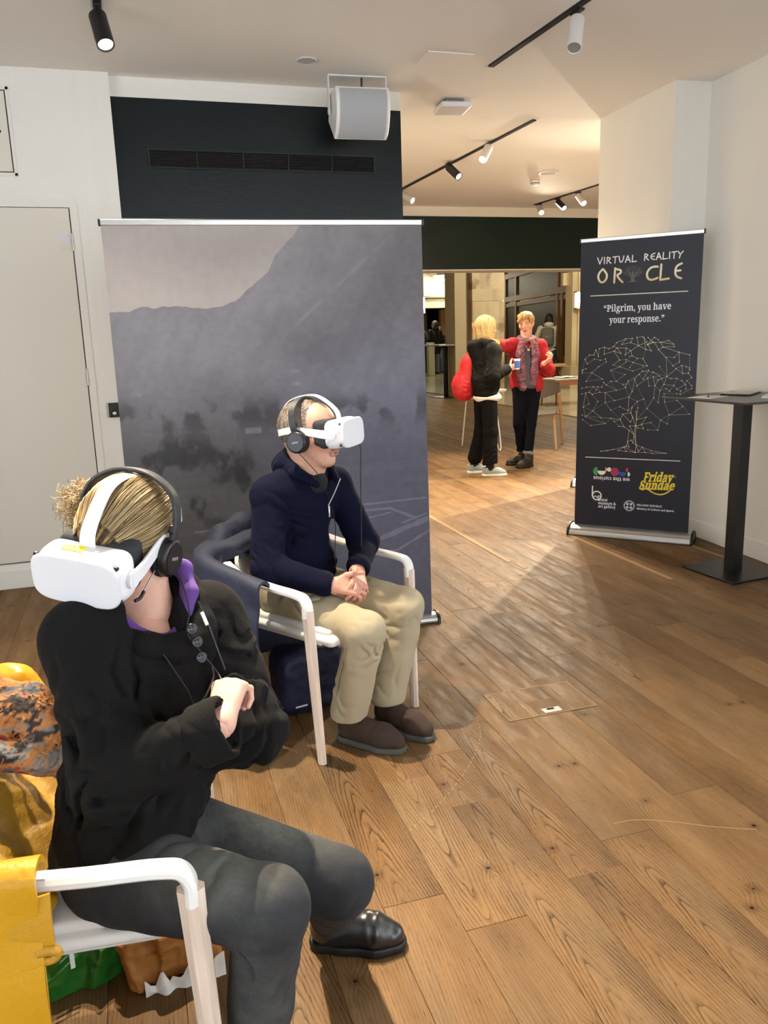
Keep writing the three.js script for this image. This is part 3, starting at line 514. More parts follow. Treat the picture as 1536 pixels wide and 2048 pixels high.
// --- the event banner
const bannerTex = canvasTex(1024, 2048, (c, W, H) => {
  c.scale(W / 792.7, H / 2060); const Y = (h) => 2060 - h * 1000, U = (u) => u * 792.7;
  c.fillStyle = '#1b1e2b'; c.fillRect(0, 0, 793, 2060);
  const cream = '#f3ead6', gold = c.createLinearGradient(0, Y(1.87), 0, Y(1.76)); gold.addColorStop(0, '#efe3b4'); gold.addColorStop(.5, '#f5edcf'); gold.addColorStop(1, '#d9c27c');
  c.lineCap = 'round'; c.lineJoin = 'round';
  const GL = { // letters as strokes in a unit box, y down
    V: [[[0, 0], [.5, 1], [1, 0]]], I: [[[.5, 0], [.45, 1]]], R: [[[.15, 0], [.1, 1]], [[.15, .06], [.75, .1], [.75, .38], [.2, .5], [.95, 1]]], T: [[[0, .06], [1, 0]], [[.5, .03], [.46, 1]]], U: [[[0, 0], [.08, .7], [.4, 1], [.8, .75], [.95, 0]]],
    A: [[[0, 1], [.45, 0], [1, .98]], [[.2, .66], [.8, .62]]], L: [[[.15, 0], [.1, 1], [.95, .94]]], E: [[[.95, .02], [.35, .1], [.1, .45], [.25, .88], [.95, .97]], [[.15, .48], [.8, .46]]], Y: [[[0, 0], [.45, .48], [1, 0]], [[.45, .48], [.3, 1]]],
    O: [[[.5, 0], [.08, .25], [.05, .7], [.45, 1], [.9, .75], [.95, .3], [.5, 0]]], C: [[[.95, .08], [.5, .02], [.08, .4], [.15, .85], [.55, 1], [.97, .84]]],
  };
  const word = (s, x, y, w, h, lw, gap) => { const list = [...s], tot = list.reduce((a, k) => a + (k === ' ' ? .55 : k === 'I' ? .3 : 1) + gap, -gap), q = w / tot; for (const k of list) { const cw = (k === ' ' ? .55 : k === 'I' ? .3 : 1) * q; for (const l of GL[k] || []) { c.lineWidth = lw; c.beginPath(); l.length > 3 ? (c.moveTo(x + l[0][0] * cw, y + l[0][1] * h), l.slice(1, -1).forEach((p, i) => { const n = l[i + 2]; c.quadraticCurveTo(x + p[0] * cw, y + p[1] * h, x + (i === l.length - 3 ? n[0] : (p[0] + n[0]) / 2) * cw, y + (i === l.length - 3 ? n[1] : (p[1] + n[1]) / 2) * h); })) : l.forEach((p, i) => c[i ? 'lineTo' : 'moveTo'](x + p[0] * cw, y + p[1] * h)); c.stroke(); } x += cw + gap * q; } };
  c.strokeStyle = '#f6f1e6'; word('VIRTUAL', U(.145), Y(1.937), 262, 42, 7.5, .28); word('REALITY', U(.535), Y(1.941), 246, 42, 7.5, .28);
  c.strokeStyle = gold; word('O', U(.15), Y(1.861), 68, 94, 14, .2); word('R', U(.285), Y(1.861), 66, 94, 13.5, .2); word('C', U(.553), Y(1.861), 80, 94, 14, .2); word('L', U(.665), Y(1.866), 64, 98, 13.5, .2); word('E', U(.782), Y(1.866), 48, 98, 13.5, .2);
  { // small engraved tree in place of a letter
    let sd = 3; const r = () => (sd = (sd * 16807) % 2147483647) / 2147483647; c.lineCap = 'butt';
    for (let i = 0; i < 520; i++) { const a = r() * 6.28, q = Math.sqrt(r()), x = U(.448) + 62 * q * Math.cos(a), y = Y(1.83) + 36 * q * Math.sin(a) - (1 - Math.abs(Math.cos(a))) * 3; c.strokeStyle = ['#8d8468', '#6a6555', '#a59a7a', '#4b4a42'][i % 4]; c.lineWidth = 1.4; c.beginPath(); c.moveTo(x, y); c.lineTo(x + 8 * (r() - .5), y + 6 * (r() - .5)); c.stroke(); }
    c.strokeStyle = '#9a9072'; for (const [dx, lw] of [[-3, 3], [0, 4], [3, 3]]) { c.lineWidth = lw; c.beginPath(); c.moveTo(U(.448) + dx * 9, Y(1.83)); c.quadraticCurveTo(U(.448) + dx, Y(1.80), U(.448) + dx * 3, Y(1.768)); c.stroke(); }
    c.lineWidth = 2; c.beginPath(); c.moveTo(U(.41), Y(1.767)); c.lineTo(U(.49), Y(1.767)); c.stroke(); c.lineCap = 'round';
  }
  c.fillStyle = cream; c.fillRect(U(.09), Y(1.69), U(.81), 6); c.fillRect(U(.084), Y(.571), U(.821), 6);
  c.fillStyle = '#ffffff'; c.textAlign = 'center'; c.textBaseline = 'alphabetic'; c.font = '700 62px serif';
  const fit = (s, x, y, w) => { const m = c.measureText(s).width; c.save(); c.translate(x, y); c.scale(w / m, 1); c.fillText(s, 0, 0); c.restore(); };
  fit('\u201cPilgrim, you have', U(.49), Y(1.578), 448); fit('your response.\u201d', U(.492), Y(1.5), 365);
  // the tree drawn as a net of nodes: traced chains, in units of the lettering crop
  const net = [[[150, 500], [190, 370], [215, 420], [300, 370], [370, 385], [430, 372], [440, 405], [350, 455], [270, 520], [155, 522], [165, 485], [200, 475]], [[190, 370], [240, 325], [295, 325], [318, 270], [348, 345], [358, 258], [420, 245], [470, 262], [525, 238], [565, 255], [530, 290], [415, 320], [420, 245]], [[525, 238], [560, 198], [665, 158], [740, 155], [720, 200], [620, 218], [665, 158]], [[720, 200], [808, 235], [790, 145], [855, 140]], [[808, 235], [900, 200], [868, 150], [890, 280], [808, 235], [720, 290], [668, 258], [565, 255], [610, 315], [530, 290], [595, 388]], [[668, 258], [658, 335], [720, 290], [735, 345], [795, 375], [858, 378], [905, 460], [860, 455], [748, 418], [710, 470]], [[915, 150], [965, 200], [905, 225], [985, 150], [1030, 178]], [[890, 280], [950, 295], [912, 230], [970, 205], [1050, 205], [1140, 188], [1195, 230], [1050, 205], [1080, 258], [1200, 255]], [[985, 205], [1030, 285], [1080, 258], [1250, 318], [1365, 350], [1362, 490]], [[1030, 285], [1110, 372], [1200, 375], [1250, 318], [1255, 425], [1185, 465], [1110, 372], [1122, 580], [1040, 470]], [[1122, 580], [1220, 498], [1280, 465], [1330, 480], [1365, 510], [1350, 550], [1290, 552], [1220, 498], [1185, 465]], [[1280, 465], [1290, 552], [1350, 550], [1385, 600], [1335, 635], [1385, 690]], [[795, 375], [748, 418], [665, 385], [595, 388], [520, 440], [595, 462], [668, 410], [712, 350]], [[595, 462], [742, 512], [905, 460], [858, 378], [890, 280]], [[595, 462], [492, 500], [555, 622], [655, 548], [492, 500]], [[270, 520], [395, 595], [200, 615], [270, 520]], [[150, 690], [205, 680], [285, 675], [340, 680], [390, 682], [410, 630], [440, 660], [492, 620], [555, 622], [630, 655], [662, 695], [555, 720], [440, 660]], [[150, 755], [195, 745], [240, 735], [285, 675], [325, 710], [275, 762], [240, 735], [340, 840], [280, 945], [165, 900], [195, 745], [235, 865], [165, 900]], [[340, 680], [362, 738], [275, 762]], [[362, 738], [428, 745], [555, 720], [492, 620]], [[428, 745], [425, 855], [535, 835], [428, 745]], [[425, 855], [280, 945], [190, 1008], [165, 900]], [[190, 1008], [425, 1092], [375, 1025], [280, 945]], [[150, 990], [375, 1025], [490, 1032], [425, 1092], [255, 1110], [155, 1042]], [[425, 855], [490, 940], [595, 905], [690, 952], [700, 800], [535, 835]], [[490, 940], [600, 1050], [490, 1032], [530, 1070], [600, 1050], [628, 990], [720, 975], [735, 915], [690, 952]], [[530, 1070], [585, 1125], [640, 1130], [700, 1175], [755, 1220], [770, 1125], [705, 1125], [755, 1220]], [[600, 1050], [640, 1130]], [[628, 990], [715, 1080], [745, 1030], [720, 975], [775, 1120]], [[700, 800], [662, 695], [690, 620], [815, 550], [850, 515], [920, 508], [860, 605], [815, 550], [765, 600], [660, 655]], [[765, 600], [735, 740], [690, 620]], [[765, 600], [790, 675], [735, 740], [700, 800], [795, 850], [865, 825], [790, 675], [910, 595], [970, 530], [850, 515], [910, 595]], [[970, 530], [1040, 575], [910, 595], [925, 682], [990, 680], [970, 580], [1025, 620], [1122, 580], [970, 530]], [[1025, 620], [990, 680], [1045, 735], [1088, 668], [1065, 600], [1025, 620]], [[1122, 580], [1160, 605], [1228, 605], [1280, 630], [1318, 672], [1325, 725]], [[1088, 668], [1195, 682], [1228, 605]], [[1088, 668], [1122, 580]], [[1195, 682], [1228, 725], [1318, 672]], [[1045, 735], [1110, 715], [1150, 745], [1195, 682]], [[1045, 735], [1025, 870], [975, 815], [990, 680]], [[1228, 725], [1270, 745], [1230, 850], [1095, 862], [1090, 770], [1230, 775]], [[1230, 850], [1292, 918], [1362, 1005], [1145, 1010], [1095, 862]], [[1292, 918], [1145, 1010], [1125, 1110], [1050, 1065], [1145, 1010]], [[1265, 780], [1385, 720]], [[865, 825], [902, 932], [975, 815]], [[902, 932], [785, 1055], [800, 920], [795, 850], [735, 915]], [[902, 932], [1050, 1065], [1020, 1178], [945, 1090], [840, 1108], [780, 1130]], [[1020, 1178], [910, 1172]], [[785, 1055], [895, 1028], [840, 1108], [862, 1160], [800, 1150]], [[780, 965], [780, 1130], [772, 1245], [780, 1340], [755, 1220]], [[700, 1175], [682, 1300], [672, 1345], [640, 1360], [520, 1388], [370, 1405], [440, 1400], [520, 1388]], [[682, 1300], [725, 1285], [745, 1315], [780, 1340], [850, 1370], [945, 1410], [1110, 1442], [960, 1440], [880, 1428], [768, 1425], [665, 1412], [575, 1400], [640, 1360], [700, 1360], [682, 1300]], [[745, 1315], [755, 1220]], [[665, 1412], [640, 1360], [768, 1425], [780, 1340], [805, 1412], [850, 1370], [880, 1428]]];
  const P = ([x, y]) => { let h = 1.4 - (y - 145) * .000613; const y2 = y - (x - 750) * .0625 * (1.4 - h) / .83; h = 1.4 - (y2 - 145) * .000613; const xl = 168 - y / 1536 * 48, xr = 1412 - y / 1536 * 76; return [U(.035 + .925 * (x - xl) / (xr - xl)), Y(h)]; };
  let k = 0; for (const l of net) { for (let i = 0; i + 1 < l.length; i++, k++) { const [ax, ay] = P(l[i]), [bx, by] = P(l[i + 1]), br = l[i][1] < 340 || (l[i][0] > 560 && l[i][0] < 860 && l[i][1] > 950) || l[i][1] > 1200 ? .95 : [.5, .85, .62, .75][k % 4]; c.strokeStyle = 'rgba(226,207,160,' + br + ')'; c.lineWidth = 2.4; c.beginPath(); c.moveTo(ax, ay); c.lineTo(bx, by); c.stroke(); }
    for (const p of l) { const [x, y] = P(p); c.fillStyle = '#efe2bd'; c.beginPath(); c.arc(x, y, 3.6, 0, 7); c.fill(); } }
  // sponsors
  const disc = (x, y, r, col, a0 = 0, a1 = 6.2832) => { c.fillStyle = col; c.beginPath(); c.arc(x, y, r, a0, a1); c.fill(); };
  const hw = Math.PI / 2;
  disc(U(.198), Y(.469), 31, '#4fa05f', hw, 3 * hw); disc(U(.236), Y(.474), 30, '#ffffff', 0, 2 * hw); disc(U(.268), Y(.485), 15, '#f0c14a', -hw, hw); disc(U(.303), Y(.486), 15.5, '#ffffff'); disc(U(.353), Y(.470), 30, '#b4325a'); disc(U(.42), Y(.472), 29, '#2157b4', 0, 2 * hw); disc(U(.468), Y(.49), 15, '#cf4a3d', hw, 3 * hw); disc(U(.468), Y(.459), 16, '#ffffff', -hw, hw);
  c.save(); c.translate(U(.325), Y(.424)); c.rotate(Math.PI); c.fillStyle = '#fff'; c.font = '700 38px sans-serif'; fit('we the curious', 0, 9, 258); c.restore();
  for (const [s, x, y, sz, w] of [['Friday', .722, .418, 88, 196], ['Sundae', .716, .362, 84, 236]]) { c.save(); c.translate(U(x), Y(y)); c.transform(1, -.03, -.22, 1, 0, 0); c.font = '700 ' + sz + 'px serif'; c.strokeStyle = '#1b1e2b'; c.fillStyle = '#f4d83e'; const m = c.measureText(s).width; c.scale(w / m, 1); c.lineWidth = 10; c.strokeText(s, 0, 0); c.fillText(s, 0, 0); c.strokeStyle = '#f4d83e'; c.lineWidth = 5; c.strokeText(s, 0, 0); c.restore(); }
  c.strokeStyle = '#f4d83e'; c.lineWidth = 9; c.beginPath(); c.moveTo(U(.645), Y(.362)); c.quadraticCurveTo(U(.75), Y(.295), U(.83), Y(.36)); c.stroke(); c.beginPath(); c.arc(U(.6), Y(.372), 16, .6, 5.2); c.stroke(); c.font = '700 11px sans-serif'; c.fillStyle = '#f4d83e'; c.fillText('TM', U(.865), Y(.452));
  c.strokeStyle = '#fff'; c.lineWidth = 9; c.beginPath(); c.moveTo(U(.158), Y(.358)); c.lineTo(U(.158), Y(.29)); c.stroke(); c.beginPath(); c.arc(U(.199), Y(.292), 31, 0, 7); c.stroke(); c.lineWidth = 6; c.beginPath(); c.arc(U(.187), Y(.276), 12, 2.6, 6.4); c.stroke(); c.beginPath(); c.moveTo(U(.215), Y(.262)); c.lineTo(U(.212), Y(.289)); c.quadraticCurveTo(U(.225), Y(.292), U(.235), Y(.287)); c.stroke();
  c.textAlign = 'left'; c.fillStyle = '#fff'; c.font = '700 28px sans-serif'; const fl = (s, u, h, w) => { const m = c.measureText(s).width; c.save(); c.translate(U(u), Y(h)); c.scale(w / m, 1); c.fillText(s, 0, 0); c.restore(); };
  fl('bristol', .213, .253, 66); fl('museum &', .213, .229, 126); fl('art gallery', .213, .205, 124);
  c.strokeStyle = '#d9dde4'; c.lineWidth = 5; c.beginPath(); c.arc(U(.49), Y(.234), 33, 0, 7); c.stroke(); c.lineWidth = 2; c.beginPath(); c.arc(U(.49), Y(.234), 38, 0, 7); c.stroke(); c.fillStyle = '#d9dde4'; for (const [a, b] of [[-1, -1], [1, -1], [-1, 1], [1, 1]]) c.fillRect(U(.49) + (a > 0 ? 4 : -21), Y(.234) + (b > 0 ? 4 : -21), 17, 17);
  c.fillStyle = '#fff'; c.font = '700 19px sans-serif'; fl('HELLENIC REPUBLIC', .556, .238, 172); c.font = '700 20px sans-serif'; fl('Ministry of Culture and Sports', .556, .212, 252);
});
rollUp('event_banner', 'dark navy roll-up banner lettered for a virtual reality show, with a gold line tree', 'banner', [3.315, -4.852], -.799, .7927, 2.065, .012, new THREE.MeshPhysicalMaterial({ map: bannerTex, roughness: .5 }), M.black);
rollUp('plain_banner', 'pale blank-sided roll-up banner with a black foot, mostly hidden behind the navy banner', 'banner', [4.27, -6.45], -.799, .79, 2.06, .2, mat('#b9c0c4', .6), M.black);

// ================= bar table by the right wall
function barTable(label, [x, z], ry, top, h, pw) {
  const t = thing('bar_table', label, 'table', [x, 0, z], ry);
  mesh('tabletop', rbox(top, .013, top, .003, 0, h - .0065, 0), M.blackTop ??= mat('#2b2c2e', .3, { bumpMap: tiled(ROLLER, 3), bumpScale: .0003 }), t);
  mesh('pole', rbox(pw, h - .025, pw, .004, 0, (h - .013) / 2 + .004, 0), M.blackMetal, t);
  mesh('base_plate', rbox(.42, .012, .42, .003, 0, .006, 0), M.blackMetal, t);
  return t;
}
const BT = { x: 3.4, z: -3.9, ry: .09, h: 1.06 };
barTable('tall black bar table with papers on top by the right white wall', [BT.x, BT.z], BT.ry, .64, BT.h, .075);
const onBar = (a, b) => [BT.x + a * Math.cos(BT.ry) + b * Math.sin(BT.ry), BT.z - a * Math.sin(BT.ry) + b * Math.cos(BT.ry)];
const paper = mat('#e9e9e6', .8);
const flat = (name, label, cat, a, b, ry, geo, m) => { const [x, z] = onBar(a, b); const o = mesh(name, geo, m); o.position.set(x, BT.h, z); o.rotation.y = ry; tag(o, label, cat); return o; };
flat('paper_sheet', 'white paper sheet under a pen at the left end of the bar table', 'paper', -.17, -.1, .35, box(.21, .0012, .148, 0, .0006, 0), paper);
const pen = thing('pen', 'small black pen lying on the paper sheet on the bar table', 'pen', [...onBar(-.17, -.1).slice(0, 1), BT.h + .0012, onBar(-.17, -.1)[1]], .9);
mesh('pen_barrel', at(cyl(.0045, .0045, .1, 0, 0, 0, 12), 0, .0046, 0, 0, 0, Math.PI / 2), M.black, pen); mesh('pen_tip', at(lathe([[0, .018], [.0045, 0], [0, 0]], 12), .05, .0046, 0, 0, 0, -Math.PI / 2), M.steel, pen); mesh('clip', rbox(.035, .0015, .003, .0005, -.025, .0098, 0), M.steel, pen);
const tab = thing('tablet', 'flat black tablet lying near the middle of the bar table', 'tablet', [onBar(.1, -.12)[0], BT.h, onBar(.1, -.12)[1]], .6);
mesh('tablet_body', rbox(.24, .009, .17, .004, 0, .0045, 0), M.black, tab); mesh('screen', box(.215, .0006, .15, 0, .0092, 0), mat('#0a0b0d', .12), tab);
const pad = thing('notepad', 'white notepad with a black pen-like clip at the near end of the bar table', 'notepad', [onBar(.08, .17)[0], BT.h, onBar(.08, .17)[1]], .7);
mesh('pages', rbox(.2, .012, .145, .002, 0, .006, 0), paper, pad); mesh('cover_strip', rbox(.2, .004, .02, .001, 0, .014, -.03), M.black, pad);
flat('paper_stack', 'thin stack of white paper at the far corner of the bar table', 'paper', .2, -.24, .1, rbox(.2, .006, .14, .001, 0, .003, 0), paper);

// ================= white armchairs of the two sitters
const paleWood = dataTex(128, 512, (u, v, x, y) => { const n = 9 * noise3(x / 9, y / 120, 3) + 6 * noise3(x / 3, y / 60, 8); return [219 + n, 199 + n, 180 + n]; });
const CH = { wood: mat('#ffffff', .5, { map: paleWood }), white: mat('#e9e7e2', .32), pad: mat('#dcdad4', .5) };
function armchair(label, [x, z], ry) { // local: z forward, x to the sitter's left; front feet on z = 0
  const t = thing('armchair', label, 'chair', [x, 0, z], ry);
  const leg = (a, b, w0, w1) => { const d = V(...b).sub(V(...a)), g = new THREE.CylinderGeometry(w1 * .72, w0 * .72, d.length(), 8, 1).rotateY(Math.PI / 8); g.scale(.85, 1, 1.15); g.applyQuaternion(new THREE.Quaternion().setFromUnitVectors(V(0, 1, 0), d.normalize())); g.translate((a[0] + b[0]) / 2, (a[1] + b[1]) / 2, (a[2] + b[2]) / 2); return toCreasedNormals(g, .5); };
  for (const s of [-1, 1]) {
    mesh('front_leg', leg([s * .275, 0, 0], [s * .287, .572, -.022], .022, .03), CH.wood, t);
    const arm = mesh('arm', strap([V(s * .287, .545, -.021), V(s * .287, .585, -.022), V(s * .287, .607, -.036), V(s * .287, .615, -.07), V(s * .288, .622, -.2), V(s * .284, .637, -.36), V(s * .262, .66, -.455)], [V(1, 0, 0)], (u) => .046 - .008 * u, .021, 40), CH.white, t);
    mesh('rear_leg', leg([s * .21, 0, -.47], [s * .215, .64, -.475], .024, .034), CH.wood, t);
  }
  // moulded shell: seat that turns up into a low curved back
  const S2 = new Sdf(); S2.bx(V(0, .43, -.225), V(.21, .014, .225), .013, .02); S2.bx(V(0, .424, -.01), V(.2, .012, .02), .011, .03);
  mesh('seat', S2.mesh(.009), CH.white, t);
  const padG = new Sdf(); padG.bx(V(0, .452, -.215), V(.19, .013, .2), .012, .01);
  mesh('seat_pad', padG.mesh(.009), CH.pad, t);
  mesh('backrest', sheet((u, v) => { const a = (u - .5) * 1.9, r = .28; return V(-Math.sin(a) * r, mixn(.43, .735 - .07 * Math.abs(u - .5) ** 2 * 4, v), -.275 - Math.cos(a) * .2 - .05 * v); }, 24, 10, .014), CH.white, t);
  mesh('seat_rail', [rbox(.36, .022, .02, .006, 0, .404, -.08), rbox(.02, .022, .34, .006, .17, .404, -.26), rbox(.02, .022, .34, .006, -.17, .404, -.26)], CH.white, t);
  return t;
}
const MCH = { x: .752, z: -2.72, ry: Math.atan2(.559, .829) }, WCH = { x: .067, z: -1.54, ry: Math.atan2(.995, .097) };
armchair('white armchair with pale wooden legs under the seated man', [MCH.x, MCH.z], MCH.ry);
armchair('white armchair with pale wooden legs under the seated woman, nearest the camera', [WCH.x, WCH.z], WCH.ry);
const chairF = (c) => { const f = V(Math.sin(c.ry), 0, Math.cos(c.ry)), l = V(Math.cos(c.ry), 0, -Math.sin(c.ry)), o = V(c.x, 0, c.z); return (b, h, a) => o.clone().addScaledVector(l, b).addScaledVector(f, a).add(V(0, h, 0)); };
const mc = chairF(MCH), wc = chairF(WCH);
// a garment hung over a chair: plan curve (b, a), inner drop, outer drop
function drape(C, plan, top, bot, inner, fold, amp, thick, out = .05, inset = () => .028) {
  const c = new THREE.CatmullRomCurve3(plan.map(([b, a]) => V(b, 0, a)), false, 'centripetal');
  return sheet((u, v) => {
    const p = c.getPoint(u), q = c.getPoint(Math.min(1, u + .01)), q0 = c.getPoint(Math.max(0, u - .01)), d = q.sub(q0).normalize(), n = V(-d.z, 0, d.x); // outward
    const T = top(u), I = inner(u), B = bot(u), s = v * 2; let h, o;
    if (v < .24) { const t = v / .24; h = mixn(T - I, T - .02, t); o = -inset(u) - .012 * (1 - t); }
    else if (v < .36) { const a = (v - .24) / .12 * Math.PI; h = T - .02 + .022 * Math.sin(a); o = mixn(-inset(u), .028, (1 - Math.cos(a)) / 2); }
    else { const t = (v - .36) / .64; h = mixn(T - .02, B, t); o = .028 + out * t + amp * sstep(0, .5, t) * (Math.sin(u * fold + 2.2 * noise3(u * 3, t * 2, 2)) + .7 * noise3(u * fold * .5, t * 3, 8)); }
    const w = .008 * fbm(u * 9, v * 9, 3, 3); return C(p.x + n.x * (o + w), h, p.z + n.z * (o + w));
  }, 90, 80, thick);
}
const coat1 = thing('navy_coat', 'navy blue waterproof coat hung over the back of the seated man\u2019s chair', 'coat', [mc(-.2, 0, -.5).x, 0, mc(-.2, 0, -.5).z]);
const navyNylon = mat('#1c2338', .72, { bumpMap: tiled(ROLLER, 14), bumpScale: .0004 });
mesh('coat_body', inFrame(drape(mc, [[.25, -.47], [.14, -.56], [0, -.60], [-.14, -.60], [-.28, -.56], [-.36, -.44], [-.365, -.30], [-.345, -.17]], (u) => .755 - .1 * u * u, (u) => .1 + .05 * Math.sin(u * 7), (u) => mixn(.1, .02, u), 16, .014, .012, .06, (u) => mixn(.13, .028, sstep(.5, .7, u))), coat1), navyNylon, coat1);
{ const s = new Sdf(); s.chain([mc(.1, .75, -.56), mc(-.06, .75, -.59), mc(-.17, .72, -.575), mc(-.29, .65, -.5)], [.03, .05, .055, .04], .03); s.warp = (x, y, z) => .008 * fbm(x * 22, y * 22, z * 22, 3); mesh('hood', inFrame(s.mesh(.008), coat1), navyNylon, coat1); }
const bag3 = thing('navy_bag', 'navy cloth bag with small white print on the floor under the seated man\u2019s chair', 'bag', [mc(.02, 0, -.33).x, 0, mc(.02, 0, -.33).z]);
{ const s = new Sdf(), c = mc(.03, .14, -.36), f = frameOf(V(.2, 0, 1), V(0, 1, 0)); s.bx(c, V(.15, .13, .085), .05, .02, f); s.warp = (x, y, z) => .02 * fbm(x * 9, y * 9, z * 9, 4); s.cut(V(0, 0, 0), V(0, -1, 0)); mesh('bag_body', inFrame(s.mesh(.009), bag3), mat('#141a38', .6), bag3);
  const pr = mesh('print', [box(.05, .006, .003)], mat('#e8e8ee', .6), bag3); const q = put(f, c, -.07, -.085, .098); pr.position.set(q.x - bag3.position.x, q.y, q.z - bag3.position.z); pr.rotation.y = .2; }

// yellow raincoat over the near chair, scarf on its back, bags below
const leatherN = dataTex(512, 512, (u, v, x, y) => { const n = 128 + 60 * fbm(x / 9, y / 9, 2, 3) + 40 * fbm(x / 60, y / 60, 5, 4); return [n, n, n]; }, false);
const yellow = mat('#c39016', .36, { bumpMap: tiled(leatherN, 2, 2), bumpScale: .0022, clearcoat: .35, clearcoatRoughness: .3 });
const rain = thing('yellow_raincoat', 'glossy yellow raincoat hung over the back and arm of the nearest armchair', 'coat', [wc(-.2, 0, -.5).x, 0, wc(-.2, 0, -.5).z]);
mesh('coat_body', inFrame(drape(wc, [[.29, -.42], [.2, -.53], [.02, -.585], [-.15, -.56], [-.265, -.49], [-.32, -.38], [-.325, -.245]], (u) => .69 - .005 * sstep(.6, .95, u), (u) => .06, (u) => mixn(.2, .03, sstep(.6, .85, u)), 15, .012, .01, .03, (u) => mixn(.07, .028, sstep(.6, .8, u))), rain), yellow, rain);
mesh('pocket_flap', inFrame(sheet((u, v) => wc(-.352 - .004 * Math.sin(v * 3.1) - .006 * v, .648 - v * .085 - .012 * Math.sin(u * 3.1), mixn(-.40, -.228, u)), 16, 10, .006), rain), yellow, rain);
mesh('seam', inFrame(tube([wc(-.349, .56, -.25), wc(-.36, .4, -.252), wc(-.372, .2, -.254), wc(-.378, .07, -.255)], .0025, 30, 6), rain), mat('#b98a10', .5), rain);
mesh('coat_lining', inFrame(sheet((u, v) => { const b = mixn(-.285, .2, u), w = .013 * Math.sin(u * 17 + v * 3) * (.4 + v) + .016 * fbm(u * 6, v * 5, 2, 3); return wc(b + .03 * v * (u - .5), mixn(.70, .47, v) + w - .02 * Math.sin(v * 3.14), mixn(-.50, -.285, Math.pow(v, .7)) + w * .8); }, 70, 40, .008), rain), mat('#9c7414', .55, { bumpMap: tiled(leatherN, 2), bumpScale: .0015 }), rain);
for (const h of [.545, .385]) mesh('toggle_loop', inFrame(tube([wc(-.362, h + .008, -.255), wc(-.362, h + .009, -.235), wc(-.36, h + .002, -.225), wc(-.36, h - .008, -.233), wc(-.362, h - .008, -.255)], .008, 24, 8), rain), yellow, rain);
{ const s = new Sdf(); s.chain([V(-.6, .76, -1.80), V(-.42, .79, -1.80), V(-.30, .765, -1.78), V(-.24, .72, -1.74)], [.04, .05, .045, .03], .03); s.warp = (x, y, z) => .01 * fbm(x * 18, y * 18, z * 18, 3); mesh('collar', inFrame(s.mesh(.008), rain), yellow, rain); }
const scarf = (() => { const s = new Sdf();
  s.chain([V(-.50, .765, -1.68), V(-.38, .77, -1.66), V(-.28, .765, -1.635), V(-.2, .75, -1.59), V(-.165, .725, -1.56)], [.03, .038, .04, .034, .024], .02); s.chain([V(-.48, .715, -1.61), V(-.34, .715, -1.595), V(-.24, .705, -1.57), V(-.17, .69, -1.535)], [.03, .034, .034, .024], .02); s.chain([V(-.46, .79, -1.74), V(-.34, .795, -1.72), V(-.25, .775, -1.68), V(-.19, .755, -1.63)], [.025, .03, .028, .018], .015);
  s.warp = (x, y, z) => .011 * fbm(x * 26, y * 26, z * 26, 3) + .0035 * noise3(x * 210, y * 210, z * 210);
  const g = s.mesh(.0055, (x, y, z) => { const n = fbm(x * 8 + 3, y * 42, z * 34, 3) + .2 * noise3(x * 150, y * 150, z * 150), m = fbm(x * 16, y * 20 + 7, z * 30, 3); const c = n > .26 ? '#4c4e52' : n > .06 ? (m > .14 ? '#8a3422' : '#9a6230') : n > -.2 ? '#a06a38' : m > .05 ? '#6f6c68' : '#2f2520'; return lin(c); });
  const t = thing('patterned_scarf', 'fuzzy orange and grey patterned scarf lying on the yellow raincoat', 'scarf', [-.33, .6, -1.62]); mesh('scarf_body', inFrame(g, t), new THREE.MeshPhysicalMaterial({ vertexColors: true, roughness: .95, sheen: .5, sheenRoughness: .8 }), t);
  const fr = []; for (let i = 0; i < 260; i++) { const p = g.attributes.position, nn = g.attributes.normal, k = Math.floor(rnd() * p.count), a = V(p.getX(k), p.getY(k), p.getZ(k)), n = V(nn.getX(k), nn.getY(k), nn.getZ(k)); fr.push(tube([a, a.clone().addScaledVector(n, .006).add(V(rr(-.004, .004), rr(-.003, .003), rr(-.004, .004))), a.clone().addScaledVector(n, .009).add(V(rr(-.01, .01), rr(-.008, .004), rr(-.01, .01)))], .0006, 3, 3)); }
  const m = mesh('fuzz', fr, mat('#a97a4c', .9), t); m.userData.kind = 'stuff'; return t; })();
const green = thing('green_carrier_bag', 'crumpled green plastic carrier bag on the floor under the nearest armchair', 'bag', [-.2, 0, -1.83]);
{ const s = new Sdf(), c = V(-.215, .075, -1.82), f = frameOf(V(.35, 0, 1), V(0, 1, 0)); for (let i = 0; i < 8; i++) s.bx(c.clone().add(V(rr(-.07, .08), rr(-.04, .02), rr(-.03, .04))), V(rr(.05, .09), rr(.045, .08), rr(.012, .035)), .006, .012, frameOf(V(rr(-.5, .9), rr(-.4, .4), 1), V(rr(-.5, .5), 1, 0))); s.bx(c, V(.1, .08, .045), .015, .02, f); s.warp = (x, y, z) => .007 * (Math.abs(noise3(x * 30, y * 30, z * 30)) - .3); s.cut(V(0, .001, 0), V(0, -1, 0));
  mesh('bag_body', inFrame(s.mesh(.006), green), mat('#1f6420', .3, { clearcoat: .5, clearcoatRoughness: .2 }), green);
  const pr = mesh('print', [box(.052, .009, .0025, 0, .026, 0), box(.01, .052, .0025, 0, 0, 0)], mat('#e8efe4', .5), green); const q = put(f, c, -.06, .03, .062); pr.position.set(q.x - green.position.x, q.y, q.z - green.position.z); pr.rotation.y = .34; const d2 = mesh('print', box(.011, .011, .0025, 0, 0, 0), pr.material, green); const q2 = put(f, c, -.016, .009, .062); d2.position.set(q2.x - green.position.x, q2.y, q2.z - green.position.z); d2.rotation.y = .34; }
